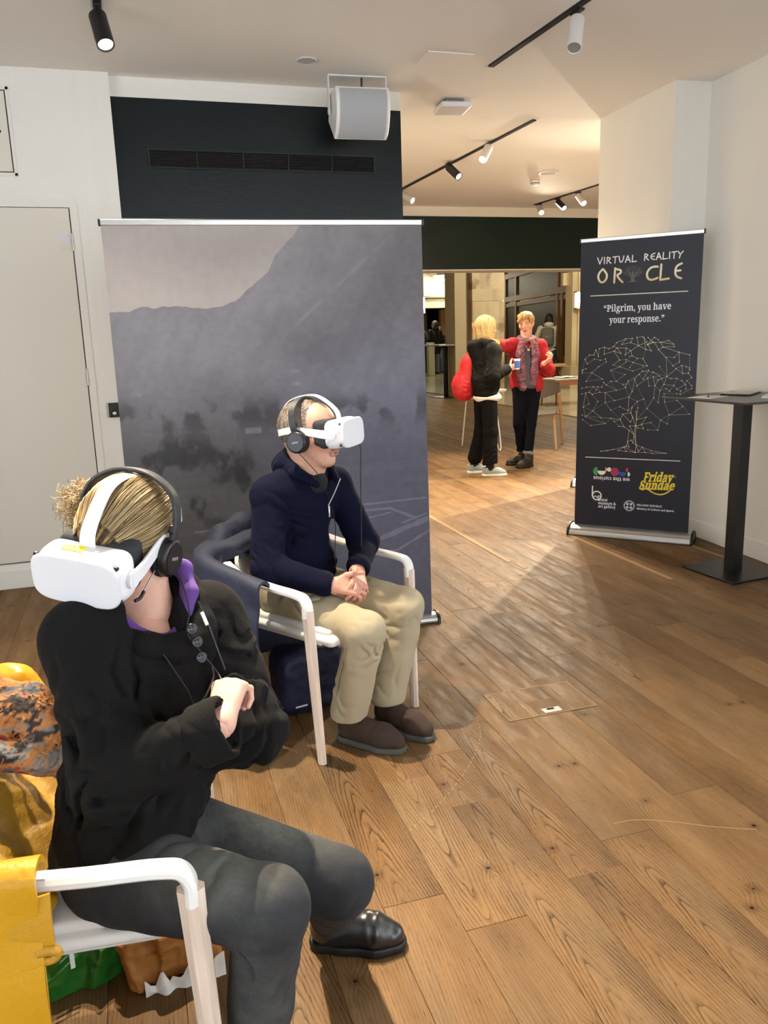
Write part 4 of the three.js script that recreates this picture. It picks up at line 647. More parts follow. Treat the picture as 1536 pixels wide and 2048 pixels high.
const brown = thing('brown_paper_bag', 'torn crumpled brown paper bag on the floor behind the chair leg', 'bag', [-.03, 0, -1.74]);
{ const s = new Sdf(), c = V(-.035, .075, -1.76), f = frameOf(V(.1, 0, 1), V(0, 1, 0)); for (let i = 0; i < 7; i++) s.bx(c.clone().add(V(rr(-.07, .08), rr(-.03, .01), rr(-.03, .03))), V(rr(.04, .08), rr(.04, .075), rr(.015, .04)), .004, .008, frameOf(V(rr(-.6, .6), rr(-.5, .3), 1), V(rr(-.4, .4), 1, 0))); s.bx(c, V(.105, .07, .05), .012, .01, f); s.warp = (x, y, z) => .008 * (Math.abs(noise3(x * 34, y * 34, z * 34)) - .3); s.cut(V(0, .001, 0), V(0, -1, 0)); mesh('bag_body', inFrame(s.mesh(.006), brown), mat('#a2692c', .6), brown);
  mesh('torn_lining', inFrame(sheet((u, v) => put(f, c, mixn(-.07, .115, u), -.075 + v * (.022 + .022 * Math.abs(noise3(u * 9, 1, 2)) * 2), .073 + .012 * noise3(u * 8, v * 2, 5)), 30, 4, .002), brown), mat('#e4e0d6', .7), brown); }

// ================= stone lobby beyond the second bulkhead
const stoneTex = dataTex(1024, 1024, (u, v) => { const n = 16 * fbm(u * 5, v * 5, 3, 5), w = fbm(u * 3 + 4, v * 4, 8, 5), stain = 46 * sstep(.12, .42, w + .35 * fbm(u * 14, v * 12, 2, 4)), drip = 16 * Math.max(0, noise3(u * 22, v * 2.5, 6)); return [190 + n - stain - drip, 170 + n - stain - drip, 136 + n - stain * .9 - drip]; });
const terr = dataTex(512, 512, (u, v, x, y) => { const n = 10 * fbm(u * 4, v * 4, 3, 4) + 7 * (h3(x, y, 5) - .5), j = (x % 128 < 1 || y % 128 < 1) ? -22 : 0; return [176 + n + j, 163 + n + j, 136 + n + j]; });
const LB = {
  stone: mat('#ffffff', .6, { map: stoneTex }), plain: mat('#b3a180', .55), floorM: mat('#ffffff', .16, { map: tiled(terr, 6.5, 8) }), wall: mat('#d9d5c4', .7),
  bronze: mat('#6a4a20', .6), pane: new THREE.MeshPhysicalMaterial({ color: '#37342e', roughness: .5, metalness: 0, specularIntensity: .15 }), dark: mat('#3b2a18', .6), oakTop: mat('#a88a5c', .5), oakLeg: mat('#6e4a22', .55),
  glow: new THREE.MeshStandardMaterial({ color: '#fff4dc', emissive: new THREE.Color().setRGB(1, .86, .58), emissiveIntensity: 4 }),
};
struct('lobby_floor', span(7.2, 26, -.2, 0, -40, -10.3), LB.floorM);
struct('lobby_ceiling', span(1.6, 26, 4.9, 5.1, -40, -10.3), LB.wall);
struct('wall_lobby_front', merge([span(1.6, 26, 3, 5, -10.5, -10.3), span(7.4, 26, 0, 3, -10.5, -10.3)]), LB.wall);
struct('wall_lobby_right', span(25.8, 26, 0, 5, -40, -10.3), LB.plain);
// far wall with the doorway
struct('wall_lobby_back', merge([span(7.2, 10.19, 0, 4.9, -28.7, -28.3), span(10.19, 11.38, 2.34, 4.9, -28.7, -28.3), span(11.38, 26, 0, 4.9, -28.7, -28.3), span(6.9, 7.2, 0, 4.9, -40, -24)]), LB.wall);
struct('trim_5', merge([span(9.6, 13, 2.70, 2.76, -28.3, -28.16), span(9.6, 13, 2.62, 2.66, -28.3, -28.22), span(9.6, 13, 2.655, 2.70, -28.3, -28.26)]), mat('#8f8568', .7));
struct('trim_6', merge([span(9.95, 11.62, 2.34, 2.54, -28.34, -28.2), span(11.37, 11.6, 0, 2.5, -28.34, -28.2), span(9.98, 10.2, 0, 2.5, -28.34, -28.2)]), mat('#d4cba6', .6));
struct('room_beyond', merge([span(9, 13, 0, 2.8, -33.2, -33), span(8.8, 9, 0, 2.8, -33, -28.7), span(13, 13.2, 0, 2.8, -33, -28.7), span(8.8, 13.2, 2.7, 2.9, -33.2, -28.7), span(8.8, 13.2, -.2, 0, -33.2, -28.7)]), LB.dark);
const leaf = struct('door_2', merge([span(10.22, 10.3, 0, 2.3, -28.72, -28.6), span(11.18, 11.36, 0, 2.3, -28.9, -28.7), span(10.6, 10.72, 0, 2.3, -31.0, -30.9)]), LB.bronze);
mesh('door_panel', span(10.78, 11.16, 0, 2.25, -30.2, -30.1), mat('#8a7446', .5), leaf);
struct('pilaster', merge([span(9.92, 10.12, 0, 4.9, -27.9, -27.6), span(9.88, 10.16, 0, .3, -27.95, -27.55), span(9.9, 10.14, .3, .42, -27.92, -27.58)]), LB.plain);
// the broad stained pier
const pier = struct('stone_pier', merge([span(7.08, 7.36, 0, 4.9, -17.9, -17.3), span(7.36, 7.46, 0, 4.9, -17.9, -17.4), span(7.04, 7.5, 0, .14, -17.95, -17.22)]), LB.plain);
const blockY = [0, .9, 2.13, 3.3, 4.9];
for (let i = 0; i < 4; i++) { const g = rbox(.79, blockY[i + 1] - blockY[i] - .004, .7, .004, 7.855, (blockY[i] + blockY[i + 1]) / 2, -17.55), uv = g.attributes.uv, p = g.attributes.position; for (let k = 0; k < uv.count; k++) uv.setXY(k, (p.getX(k) - 7.4) / 2.2 + i * .07, p.getY(k) / 2.6 + .08); mesh('stone', g, LB.stone, pier); }
// bronze-framed glazed screen on the right
const F0 = V(10.743, 0, -18.674), FD = V(.206, 0, -.979), facade = struct('window_3', (() => { const g = [], bar = (s0, s1, y0, y1, d = .1) => g.push(at(box(d, y1 - y0, s1 - s0), F0.x + FD.x * (s0 + s1) / 2, (y0 + y1) / 2, F0.z + FD.z * (s0 + s1) / 2, 0, Math.atan2(FD.x, FD.z), 0));
  bar(0, 7.4, 3.08, 3.24, .16); bar(0, 7.4, 2.36, 2.52, .16); bar(.08, 7.4, 2.2, 2.32, .1); bar(0, 7.4, .1, .72, .08); bar(0, 7.4, .66, .76, .13); for (const s of [.42, .82, 5.1, 6.45]) bar(s - .09, s + .09, 0, 3.2, .13); bar(6.75, 7.4, 0, 3.4, .16); bar(-.02, .1, .6, 2.5, .12); return merge(g); })(), LB.bronze);
for (const [s0, s1, y0, y1] of [[.91, 5.01, .76, 2.2], [.91, 5.01, 2.52, 3.08], [5.19, 6.36, .76, 2.2], [5.19, 6.36, 2.52, 3.08], [6.54, 6.75, .76, 2.2], [.1, .33, .76, 2.2]]) mesh('pane', at(box(.012, y1 - y0, s1 - s0), F0.x + FD.x * (s0 + s1) / 2, (y0 + y1) / 2, F0.z + FD.z * (s0 + s1) / 2, 0, Math.atan2(FD.x, FD.z), 0), LB.pane, facade);
struct('wall_lobby_side', at(box(.3, 1.75, 9), F0.x + FD.x * 4 + .25, 4.1, F0.z + FD.z * 4, 0, Math.atan2(FD.x, FD.z), 0), LB.wall);
struct('room_behind_screen', merge([span(14.2, 14.4, 0, 3.2, -26, -18)]), LB.dark);
// right pilaster with its plinth
struct('pilaster_2', merge([span(10.52, 11.6, 0, 4.9, -18.45, -18.12), span(10.66, 10.72, .0, 4.9, -18.12, -18.08), span(10.86, 11.6, 0, 4.9, -18.12, -18.02), span(10.4, 11.7, 0, .55, -18.5, -17.95), span(10.36, 10.52, 2.5, 2.8, -18.4, -18.3)]), LB.plain);
// sconces
function sconce(label, x, y0, y1, z, w, cd, dz = .05) { cd *= .6;
  const t = thing('wall_sconce', label, 'wall lamp', [x, y0, z]);
  mesh('lamp_shade', rbox(w, y1 - y0, w * .8, .02, 0, (y1 - y0) / 2, 0), LB.glow, t); mesh('sconce_frame', [rbox(w * 1.1, .03, w * .9, .005, 0, y1 - y0 + .01, 0), rbox(w * 1.1, .03, w * .9, .005, 0, -.01, 0), rbox(w * .5, y1 - y0, .02, .004, 0, (y1 - y0) / 2, -w * .45)], LB.bronze, t);
  const p = new THREE.PointLight(new THREE.Color().setRGB(1, .86, .6), cd, 0, 2); p.position.set(x, (y0 + y1) / 2, z + w * .4 + dz); p.castShadow = true; p.shadow.radius = 4; scene.add(p);
}
sconce('glowing oblong wall sconce on the stone pilaster above the bench', 10.61, 1.95, 2.32, -17.98, .17, 26);
sconce('glowing wall sconce seen edge-on at the right side of the stained stone pier', 8.29, 1.97, 2.43, -17.4, .07, 14);
sconce('glowing wall sconce beside the far doorway at the edge of the landscape backdrop', 10.045, 2.15, 2.71, -27.5, .14, 26);
const bowl = thing('ceiling_lamp', 'shallow glowing bowl lamp hanging in the lobby above the far doorway', 'ceiling lamp', [11.13, 3.25, -28.0]);
mesh('lamp_bowl', lathe([[0, 0], [.3, .012], [.42, .09], [.45, .2], [.43, .2], [0, .19]], 40), LB.glow, bowl); mesh('lamp_mount', [box(.56, .1, .3, 0, .25, 0), cyl(.02, .02, 1.4, 0, .95, 0, 10)], mat('#6c6a60', .6), bowl);
const bowlL = new THREE.PointLight(new THREE.Color().setRGB(1, .93, .76), 22, 0, 2); bowlL.position.set(11.13, 3.15, -27.7); bowlL.castShadow = true; bowlL.shadow.radius = 10; scene.add(bowlL);
// more of the same bowls along the lobby ceiling, out of the frame, light its floor
for (const [x, z, cd] of [[13.5, -22, 80], [9.2, -14.5, 75], [12, -13.5, 75]]) { const c = bowl.clone(); c.name = numbered('ceiling_lamp'); c.userData = { label: "glowing bowl lamp hanging high in the lobby, out of sight above the second bulkhead", category: 'ceiling lamp', group: 'bowl lamps of the lobby' }; c.position.set(x, 3.9, z); scene.add(c); const p = bowlL.clone(); p.position.set(x, 3.8, z); p.intensity = cd; scene.add(p); }
// soffit downlights
// bench, gate, bollard, far tables
const bench = thing('bench', 'long wooden bench with splayed legs in front of the stone pilaster', 'bench', [10.75, 0, -18.95]);
mesh('bench_top', rbox(1.9, .07, .42, .01, .0, .575, .45), LB.oakTop, bench);
for (const [x, dx] of [[-.83, -.04], [-.52, -.08], [-.36, .08], [.0, -.08], [.18, .08], [.6, .06], [.75, -.06]]) mesh('leg', between(V(x + dx, 0, .45 + (dx > 0 ? .12 : -.12)), V(x - dx * .4, .54, .45), .034, .04, 10), LB.oakLeg, bench);
const gate = thing('entrance_gate', 'glass entrance gate with a white post in front of the far doorway', 'gate', [9.9, 0, -26.8]);
mesh('gate_glass', rbox(.36, 1.02, .03, .006, -.18, .6, 0), new THREE.MeshPhysicalMaterial({ color: '#52594a', transmission: .45, thickness: 0, roughness: .08 }), gate); mesh('gate_post', rbox(.21, 1.13, .3, .02, .14, .565, 0), mat('#dcdcc8', .4), gate); mesh('gate_rail', rbox(.4, .05, .06, .01, -.18, .06, 0), M.steel, gate);
const post = thing('barrier_post', 'pale post with a dark domed cap beside the stained stone pier', 'post', [7.42, 0, -18.15]);
mesh('post_shaft', cyl(.055, .06, .82, 0, .41, 0, 20), mat('#d8c29a', .45), post); mesh('post_cap', lathe([[0, .06], [.04, .05], [.062, .02], [.064, 0], [0, 0]], 24).translate(0, .82, 0), mat('#3e3f33', .5), post); mesh('post_foot', cyl(.1, .11, .04, 0, .02, 0, 20), mat('#a58d62', .5), post);
{ const t = thing('bar_table', 'far bar table on a thin black pole, near the stained stone pier', 'table', [6.96, 0, -17.6], .35); mesh('tabletop', rbox(.95, .03, .62, .004, .02, 1.19, 0), mat('#8e8b83', .3), t); mesh('pole', rbox(.075, 1.17, .075, .006, 0, .59, 0), M.blackMetal, t); mesh('base_plate', rbox(.5, .014, .5, .004, 0, .007, 0), M.blackMetal, t); }
{ const t = thing('bar_table', 'far bar table edge in front of the sconce, half hidden by the navy banner', 'table', [10.95, 0, -18.0 + .7], .1); mesh('tabletop', rbox(1.1, .03, .6, .004, 0, 1.03, 0), mat('#a59a80', .3), t); mesh('pole', rbox(.075, 1.01, .075, .006, .3, .51, 0), M.blackMetal, t); mesh('base_plate', rbox(.5, .014, .5, .004, .3, .007, 0), M.blackMetal, t); }
{ const t = thing('low_table', 'low table with a red edge and papers behind the grey chair', 'table', [8.35, 0, -14.5], .1); mesh('tabletop', rbox(1.0, .03, .6, .005, 0, .5, 0), mat('#d8d2c0', .4), t); mesh('apron', rbox(.98, .1, .58, .005, 0, .435, 0), mat('#b0705a', .6), t); for (const [x, z] of [[-.45, -.25], [.45, -.25], [-.45, .25], [.45, .25]]) mesh('leg', between(V(x, 0, z), V(x * .95, .4, z * .95), .018, .022, 10), LB.oakLeg, t);
  const b = thing('magazine', 'open magazine lying on the low table with the red edge', 'magazine', [8.28, .515, -14.45], .2); mesh('pages', sheet((u, v) => V((u - .5) * .44, .012 + .014 * Math.abs(Math.sin(u * 6.28)), (v - .5) * .3), 12, 2, .008), mat('#e6e2d8', .6), b); mesh('cover', rbox(.45, .003, .31, .001, 0, .002, 0), mat('#3a3b3c', .5), b); }
// grey chair and a white cafe table behind the two women
const gc = thing('grey_chair', 'grey moulded chair with wooden legs turned away beside the woman in the red cardigan', 'chair', [4.95, 0, -9.3], -.62);
{ const shell = mat('#6b6256', .55), wood = mat('#c79a68', .5);
  mesh('seat', sheet((u, v) => V((u - .5) * (.46 - .06 * v), .445 - .02 * Math.sin(u * 3.14) + .02 * v * v, mixn(.24, -.2, v)), 16, 12, .018), shell, gc);
  mesh('backrest', sheet((u, v) => { const a = (u - .5) * 2.1; return V(Math.sin(a) * .29, mixn(.6 + .1 * Math.abs(u - .5) * 2, .815 - .012 * Math.abs(u - .5), v), .08 - Math.cos(a) * (.3 + .05 * v)); }, 24, 8, .018), shell, gc);
  for (const s of [-1, 1]) { mesh('leg', between(V(s * .25, 0, .26), V(s * .2, .44, .17), .014, .02, 12), wood, gc); mesh('leg', between(V(s * .27, 0, -.3), V(s * .235, .66, -.13), .014, .021, 12), wood, gc); } mesh('seat_frame', [rbox(.42, .03, .03, .006, 0, .42, .17), rbox(.42, .03, .03, .006, 0, .42, -.16)], wood, gc); }
const ct = thing('cafe_table', 'small white table whose bent wire leg shows between the two women', 'table', [4.28, 0, -9.55]);
mesh('tabletop', cyl(.3, .3, .022, 0, .735, 0, 40), M.white, ct);
for (let i = 0; i < 3; i++) { const a = 1.4 + i * 2.094, f = V(.25 * Math.cos(a), .01, .42 * Math.sin(a)), tx = V(Math.sin(a), 0, -Math.cos(a)); mesh('leg', tube([V(.2 * Math.cos(a), .73, .2 * Math.sin(a)).addScaledVector(tx, .035), f.clone().addScaledVector(tx, .01), f.clone().addScaledVector(tx, -.01), V(.2 * Math.cos(a), .73, .2 * Math.sin(a)).addScaledVector(tx, -.035)], .008, 30, 8), M.white, ct); }

// ================= people
const UP = V(0, 1, 0);
const folds = (list, base = .004, fq = 14) => (x, y, z, d) => {
  if (Math.abs(d) > .05) return 0;
  let w = base * fbm(x * fq, y * fq, z * fq, 3);
  for (const [p, ax, R, f, a] of list) { const dx = x - p.x, dy = y - p.y, dz = z - p.z, q = (dx * dx + dy * dy + dz * dz) / (R * R); if (q > 4) continue; const s = dx * ax.x + dy * ax.y + dz * ax.z; const e = noise3(x * 9 + f, y * 9, z * 9); w += .95 * a * Math.exp(-q) * (1 - 2 * Math.abs(Math.sin(.62 * f * s + 4.5 * e + 2 * noise3(x * 23, y * 23 + f, z * 23)))) * clamp(.45 + 1.1 * noise3(x * 13, y * 13 + f, z * 13), 0, 1.2); }
  return w;
};
// head in its own frame: centre of the skull, f forward, l to the person's left, u up
function headSdf(S, c, F, s = 1, o = {}) {
  const P = (x, y, z) => put(F, c, x * s, y * s, z * s), R = (a, b, e) => V(a * s, b * s, e * s);
  S.ell(P(0, .02, -.012), R(.073, .09, .096), .02, F); S.ell(P(0, -.035, .03), R(.058, .078, .06), .03 * s, F); S.ell(P(0, .035, .04), R(.062, .055, .05), .02 * s, F);
  S.cap(P(.05, -.03, 0), P(.024, -.096, .052), .017 * s, .014 * s, .03 * s); S.cap(P(-.05, -.03, 0), P(-.024, -.096, .052), .017 * s, .014 * s, .03 * s);
  S.ell(P(0, -.1, .066), R(.021, .017, .017), .022 * s, F); S.ell(P(.04, -.03, .062), R(.024, .022, .02), .02 * s, F); S.ell(P(-.04, -.03, .062), R(.024, .022, .02), .02 * s, F);
  S.cap(P(-.034, .017, .082), P(.034, .017, .082), .0095 * s, .0095 * s, .014 * s);
  for (const q of [-1, 1]) S.ell(P(q * .031, .0, .099), R(.018, .011, .013), .012 * s, F, 1);
  S.cap(P(0, .012, .09), P(0, -.032, .109), .0085 * s, .0115 * s, .012 * s); for (const q of [-1, 1]) S.ell(P(q * .011, -.037, .1), R(.0085, .007, .01), .006 * s, F);
  for (const q of [-1, 1]) S.ell(P(q * .031, -.001, .082), R(.0125, .0115, .0115), .003 * s, F);
  S.cap(P(-.017, -.067, .088), P(0, -.065, .096), .0055 * s, .007 * s, .006 * s); S.cap(P(.017, -.067, .088), P(0, -.065, .096), .0055 * s, .007 * s, .006 * s); S.cap(P(-.014, -.076, .087), P(.014, -.076, .087), .0075 * s, .0075 * s, .006 * s);
  S.cap(P(-.021, -.0715, .094), P(.021, -.0715, .094), .0016 * s, .0016 * s, .004 * s, 1);
  for (const q of [-1, 1]) { S.ell(P(q * .076, -.008, -.008), R(.0085, .03, .019), .008 * s, F); S.ell(P(q * .086, -.004, -.004), R(.006, .018, .01), .006 * s, F, 1); }
  if (o.neck) S.chain([P(0, -.045, -.025), o.neckMid || P(0, -.045, -.025).lerp(o.neck, .5), o.neck], [.052 * s, .05 * s, .056 * s], .03 * s);
}
const skinTone = (c, F, s, base, o = {}) => { const B = lin(base), lip = lin(o.lip || '#b06a5c'), eye = lin('#e8e2da'), iris = lin(o.iris || '#3c342c'), red = lin(o.red || '#cf8a74'), brow = lin(o.brow || '#6d5137');
  return (X, Y, Z) => { const dx = X - c.x, dy = Y - c.y, dz = Z - c.z, x = (dx * F.l.x + dy * F.l.y + dz * F.l.z) / s, y = (dx * F.u.x + dy * F.u.y + dz * F.u.z) / s, z = (dx * F.f.x + dy * F.f.y + dz * F.f.z) / s;
    let k = B.slice(); const n = 1 + .09 * fbm(X * 60, Y * 60, Z * 60, 3) + .05 * fbm(X * 260, Y * 260, Z * 260, 2), bl = (to, t) => { for (let i = 0; i < 3; i++) k[i] += (to[i] - k[i]) * t; };
    if (Math.hypot(x, y, z) > .2) return k.map((v) => v * n);
    bl(red, .35 * Math.exp(-(((Math.abs(x) - .042) / .024) ** 2) - (((y + .032) / .024) ** 2)) * (z > .03 ? 1 : 0)); bl(red, .3 * Math.exp(-((x / .014) ** 2) - (((y + .033) / .014) ** 2)) * (z > .09 ? 1 : 0));
    if (z > .075 && Math.abs(x) < .023 && Math.abs(y + .071) < .0125 - .2 * Math.abs(x)) bl(lip, .75);
    const ex = Math.abs(x) - .031; if (!o.noEyes && z > .07 && Math.hypot(ex, y + .001) < .0115 && Math.abs(y + .001) < .0062) { bl(eye, 1); if (Math.hypot(ex, y) < .0058) bl(iris, 1); } else if (!o.noEyes && z > .07 && Math.abs(ex) < .014 && Math.abs(y - .0045) < .0022) bl(iris, .6);
    if (z > .06 && Math.abs(ex) < .02 && Math.abs(y - .019 + ex * ex * 8) < .0035) bl(brow, .65);
    if (o.stubble && y < -.04 && z > .0) bl(lin(o.stubble), .3 * sstep(-.045, -.065, y) * (.7 + .5 * noise3(X * 400, Y * 400, Z * 400)));
    return k.map((v) => v * n); }; };
// five-fingered hand: wrist w, D towards the fingers, N out of the palm; side +1 = right hand
function handSdf(S, w, D, N, side, s = 1, o = {}) {
  D = D.clone().normalize(); N = N.clone().addScaledVector(D, -N.dot(D)).normalize(); const X = D.clone().cross(N).multiplyScalar(side), q = (d, x, n) => w.clone().addScaledVector(D, d * s).addScaledVector(X, x * s).addScaledVector(N, n * s), k = .009 * s;
  const curl = o.curl || [[.5, .7, .4], [.55, .75, .45], [.6, .8, .5], [.65, .8, .5]], len = [[.04, .025, .021], [.044, .028, .022], [.041, .026, .021], [.033, .02, .019]], rad = [.0088, .0092, .0087, .0077], kx = [.027, .008, -.011, -.028], kd = [.088, .091, .087, .079], spread = o.spread || [.07, .01, -.05, -.12];
  for (let i = 0; i < 4; i++) {
    const kn = q(kd[i], kx[i], 0); S.cap(q(-.004, kx[i] * .52, 0), kn, .0135 * s, .0112 * s, .014 * s);
    let p = kn, a = 0; const side1 = X.clone().multiplyScalar(Math.sin(spread[i]));
    for (let j = 0; j < 3; j++) { a += curl[i][j]; const d = D.clone().multiplyScalar(Math.cos(a)).addScaledVector(N, Math.sin(a)).addScaledVector(side1, Math.cos(a)).normalize(), e = p.clone().addScaledVector(d, len[i][j] * s); S.cap(p, e, rad[i] * s * (1 - .06 * j), rad[i] * s * (.96 - .1 * j), j === 0 ? .007 * s : .002 * s); p = e; }
  }
  S.cap(q(.0, .006, .004), q(.06, .004, .006), .014 * s, .012 * s, .012 * s);
  const th = o.thumb || [[.55, .75, .25], [.75, .55, .3], [.9, .3, .25]]; let p = q(.018, .022, .006); const tl = [.042, .032, .026], tr = [.0135, .0108, .0098, .0078];
  th.forEach((t, j) => { const d = D.clone().multiplyScalar(t[0]).addScaledVector(X, t[1]).addScaledVector(N, t[2]).normalize(), e = p.clone().addScaledVector(d, tl[j] * s); S.cap(p, e, tr[j] * s, tr[j + 1] * s, j === 0 ? .014 * s : .003 * s); p = e; });
  if (o.arm) S.cap(q(-.002, 0, 0), o.arm, .024 * s, .028 * s, .02 * s);
}
// body mesh: coarse limbs and torso under the clothes, fine head and hands, one geometry
function bodyMesh(parts, root, m) {
  const g = parts.map(([S, cell, col]) => S.mesh(cell, col)).map((x) => { const y = x.toNonIndexed(); return y; });
  return mesh('body', inFrame(mergeGeometries(g), root), m, root);
}
const skinMat = () => new THREE.MeshPhysicalMaterial({ vertexColors: true, roughness: .48, sheen: .15, sheenRoughness: .5 });
// shoe in its own frame (heel at the origin, z to the toe), then placed
function shoe(root, at0, dir, o) {
  const F = frameOf(dir, UP), L = o.len || .265, k = L / .265, S = new Sdf();
  S.chain([V(0, .048, .035), V(0, .05, .1), V(.003, .042, .175), V(.004, .034, .222)].map((p) => p.multiplyScalar(k)), [.034, .036, .041, .031].map((r) => r * k), .03); S.cap(V(0, .05, .05), V(0, o.shaft || .11, .042), .04, .043, .02);
  S.cap(V(0, .07, .09), V(0, .06, .15), .03, .03, .02); S.cut(V(0, .016, 0), V(0, -1, 0)); S.cut(V(0, o.shaft || .11, 0), V(0, 1, -.1)); S.warp = (x, y, z, d) => Math.abs(d) < .02 ? .0016 * fbm(x * 40, y * 40, z * 40, 2) + .0013 * Math.sin(z * 210) * Math.exp(-(((z - .165 * k) / .025) ** 2)) * (y > .04 ? 1 : 0) : 0;
  const up = mesh('shoe', inFrame(intoFrame(S.mesh(o.cell || .006), F, at0), root), o.upper, root);
  const Q = new Sdf(), sy = .012; Q.chain([V(0, sy, .034), V(0, sy, .1), V(.003, sy, .175), V(.004, sy, .222)].map((p) => p.multiplyScalar(k)), [.039, .039, .046, .037].map((r) => r * k), .03); Q.cut(V(0, .0008, 0), V(0, -1, 0), .002); Q.cut(V(0, o.sole || .024, 0), V(0, 1, 0), .003);
  mesh('sole', inFrame(intoFrame(Q.mesh(o.cell || .005), F, at0), root), o.soleMat, up);
  if (o.lace) { const g = []; for (let i = 0; i < 4; i++) { const z = (.085 + i * .02) * k, y = .101 - i * .0085; g.push(tube([V(-.02, y - .012, z), V(-.008, y, z + .004), V(.008, y, z + .006), V(.02, y - .012, z + .002)], .0022, 10, 6)); } g.push(tube([V(.0, .104, .083 * k), V(.022, .108, .085 * k), V(.03, .09, .09 * k), V(.006, .1, .086 * k)], .002, 16, 6), tube([V(.0, .104, .083 * k), V(-.02, .11, .09 * k), V(-.03, .088, .1 * k)], .002, 12, 6)); const l = mesh('laces', inFrame(intoFrame(merge(g), F, at0), root), o.lace, up); l.userData.kind = 'stuff'; }
  return up;
}
const streaks = (c, F, cols, fa = 26, fy = 6) => { const C = cols.map(lin); return (X, Y, Z) => { const dx = X - c.x, dy = Y - c.y, dz = Z - c.z, x = dx * F.l.x + dy * F.l.y + dz * F.l.z, y = dx * F.u.x + dy * F.u.y + dz * F.u.z, z = dx * F.f.x + dy * F.f.y + dz * F.f.z, a = Math.atan2(x, z), n = .5 + .75 * fbm(a * fa / 6, y * fy, (x + z) * 9, 3) + .3 * noise3(x * 190, y * 26, z * 190), t = clamp(n, 0, .999) * (C.length - 1), i = Math.floor(t); return C[i].map((v, k) => mixn(v, C[Math.min(C.length - 1, i + 1)][k], t - i)); }; };
const hairMat = () => new THREE.MeshPhysicalMaterial({ vertexColors: true, roughness: .5, sheen: .3, sheenRoughness: .4, specularIntensity: .6 });

// ---------- headset and headphones, in head frames
const cupFace = canvasTex(256, 256, (c) => { const g = 96; c.fillStyle = '#1a1b1e'; c.fillRect(0, 0, 256, 256); for (let r = 126; r > 10; r -= 5) { c.strokeStyle = r % 10 ? '#222327' : '#151619'; c.lineWidth = 3; c.beginPath(); c.arc(128, 128, r, 0, 7); c.stroke(); } c.fillStyle = '#b9bcc2'; c.font = '700 36px serif'; c.textAlign = 'center'; c.textBaseline = 'middle'; c.fillText('SONY', 128, 128); });
function vrHeadset(label, c, F, sticker, w = 1) {
  const t = thing('vr_headset', label, 'vr headset', c.toArray()), G = (g) => inFrame(intoFrame(Array.isArray(g) ? merge(g) : g, F, c), t), P = M.whitePlastic;
  const B = new Sdf(); B.bx(V(0, -.006, .143), V(.095, .051, .034), .032, .01); B.bx(V(0, -.006, .118), V(.086, .047, .018), .02, .02); B.ell(V(0, -.055, .12), V(.026, .022, .05), .012, null, 1);
  mesh('visor_body', G(B.mesh(.0035)), P, t);
  const shape = []; for (let i = 0; i < 40; i++) { const a = i / 40 * Math.PI * 2, sx = Math.sign(Math.cos(a)) * Math.pow(Math.abs(Math.cos(a)), .42) * .0905, sy = Math.sign(Math.sin(a)) * Math.pow(Math.abs(Math.sin(a)), .5) * .047; shape.push([sx, sy - .006]); }
  mesh('front_plate', G(plate(shape, .012, .0045, 4).translate(0, 0, .1695)), mat('#dcdee2', .3, { clearcoat: .3, clearcoatRoughness: .3 }), t);
  const fm = new Sdf(); fm.bx(V(0, -.004, .093), V(.083, .052, .02), .018, .01); fm.bx(V(0, .0, .07), V(.078, .046, .02), .016, .015); fm.ell(V(0, -.05, .1), V(.024, .026, .05), .01, null, 1);
  mesh('face_cushion', G(fm.mesh(.004)), mat('#26282b', .85), t);
  for (const q of [-1, 1]) {
    mesh('strap_arm', G(strap([V(q * .099, -.004, .142), V(q * .1, -.002, .115), V(q * .096, .006, .06), V(q * .091, .014, .01), V(q * .089, .016, -.012)], [UP], (u) => .034 - .012 * u, .009, 30)), P, t);
    mesh('pivot', G(at(cyl(.019, .019, .008, 0, 0, 0, 24), q * .0985, -.004, .134, 0, 0, Math.PI / 2)), P, t);
    mesh('rear_strap', G(strap([V(q * .09, .017, -.008), V(q * .083, .014, -.05), V(q * .055, .006, -.095), V(0, .0, -.116)], [UP], .024, .004, 24)), mat('#e4e3e0', .8), t);
    for (const [y, z] of [[.033, .168], [-.043, .165]]) { const cm = mesh('camera', G(at(cyl(.0046, .0046, .005, 0, 0, 0, 16), q * .087, y, z, Math.PI / 2, 0, -q * .6)), M.black, t); }
  }
  mesh('top_strap', G(strap([V(0, .04, .128), V(0, .068, .122), V(0, .1, .094), V(0, .121 * w, .045), V(0, .124 * w, -.005), V(0, .104 * w, -.07), V(0, .055, -.11), V(0, .012, -.12)], [V(1, 0, 0)], (u) => .034 - .008 * u, .0045, 50)), mat('#e6e5e2', .7), t);
  mesh('side_buckle', G(rbox(.012, .036, .02, .004, .084, .035, -.072)), P, t);
  if (sticker) { const s = mesh('sticker', G(at(rbox(.046, .0014, .021, .0005), sticker, .0456, .142)), mat('#f2dc1c', .6), t); mesh('mark', G([at(box(.008, .0006, .0012), sticker, .0466, .142, 0, .8), at(box(.005, .0006, .0012), sticker + .003, .0466, .141, 0, -.6)]), M.black, s); }
  return { t, G };
}
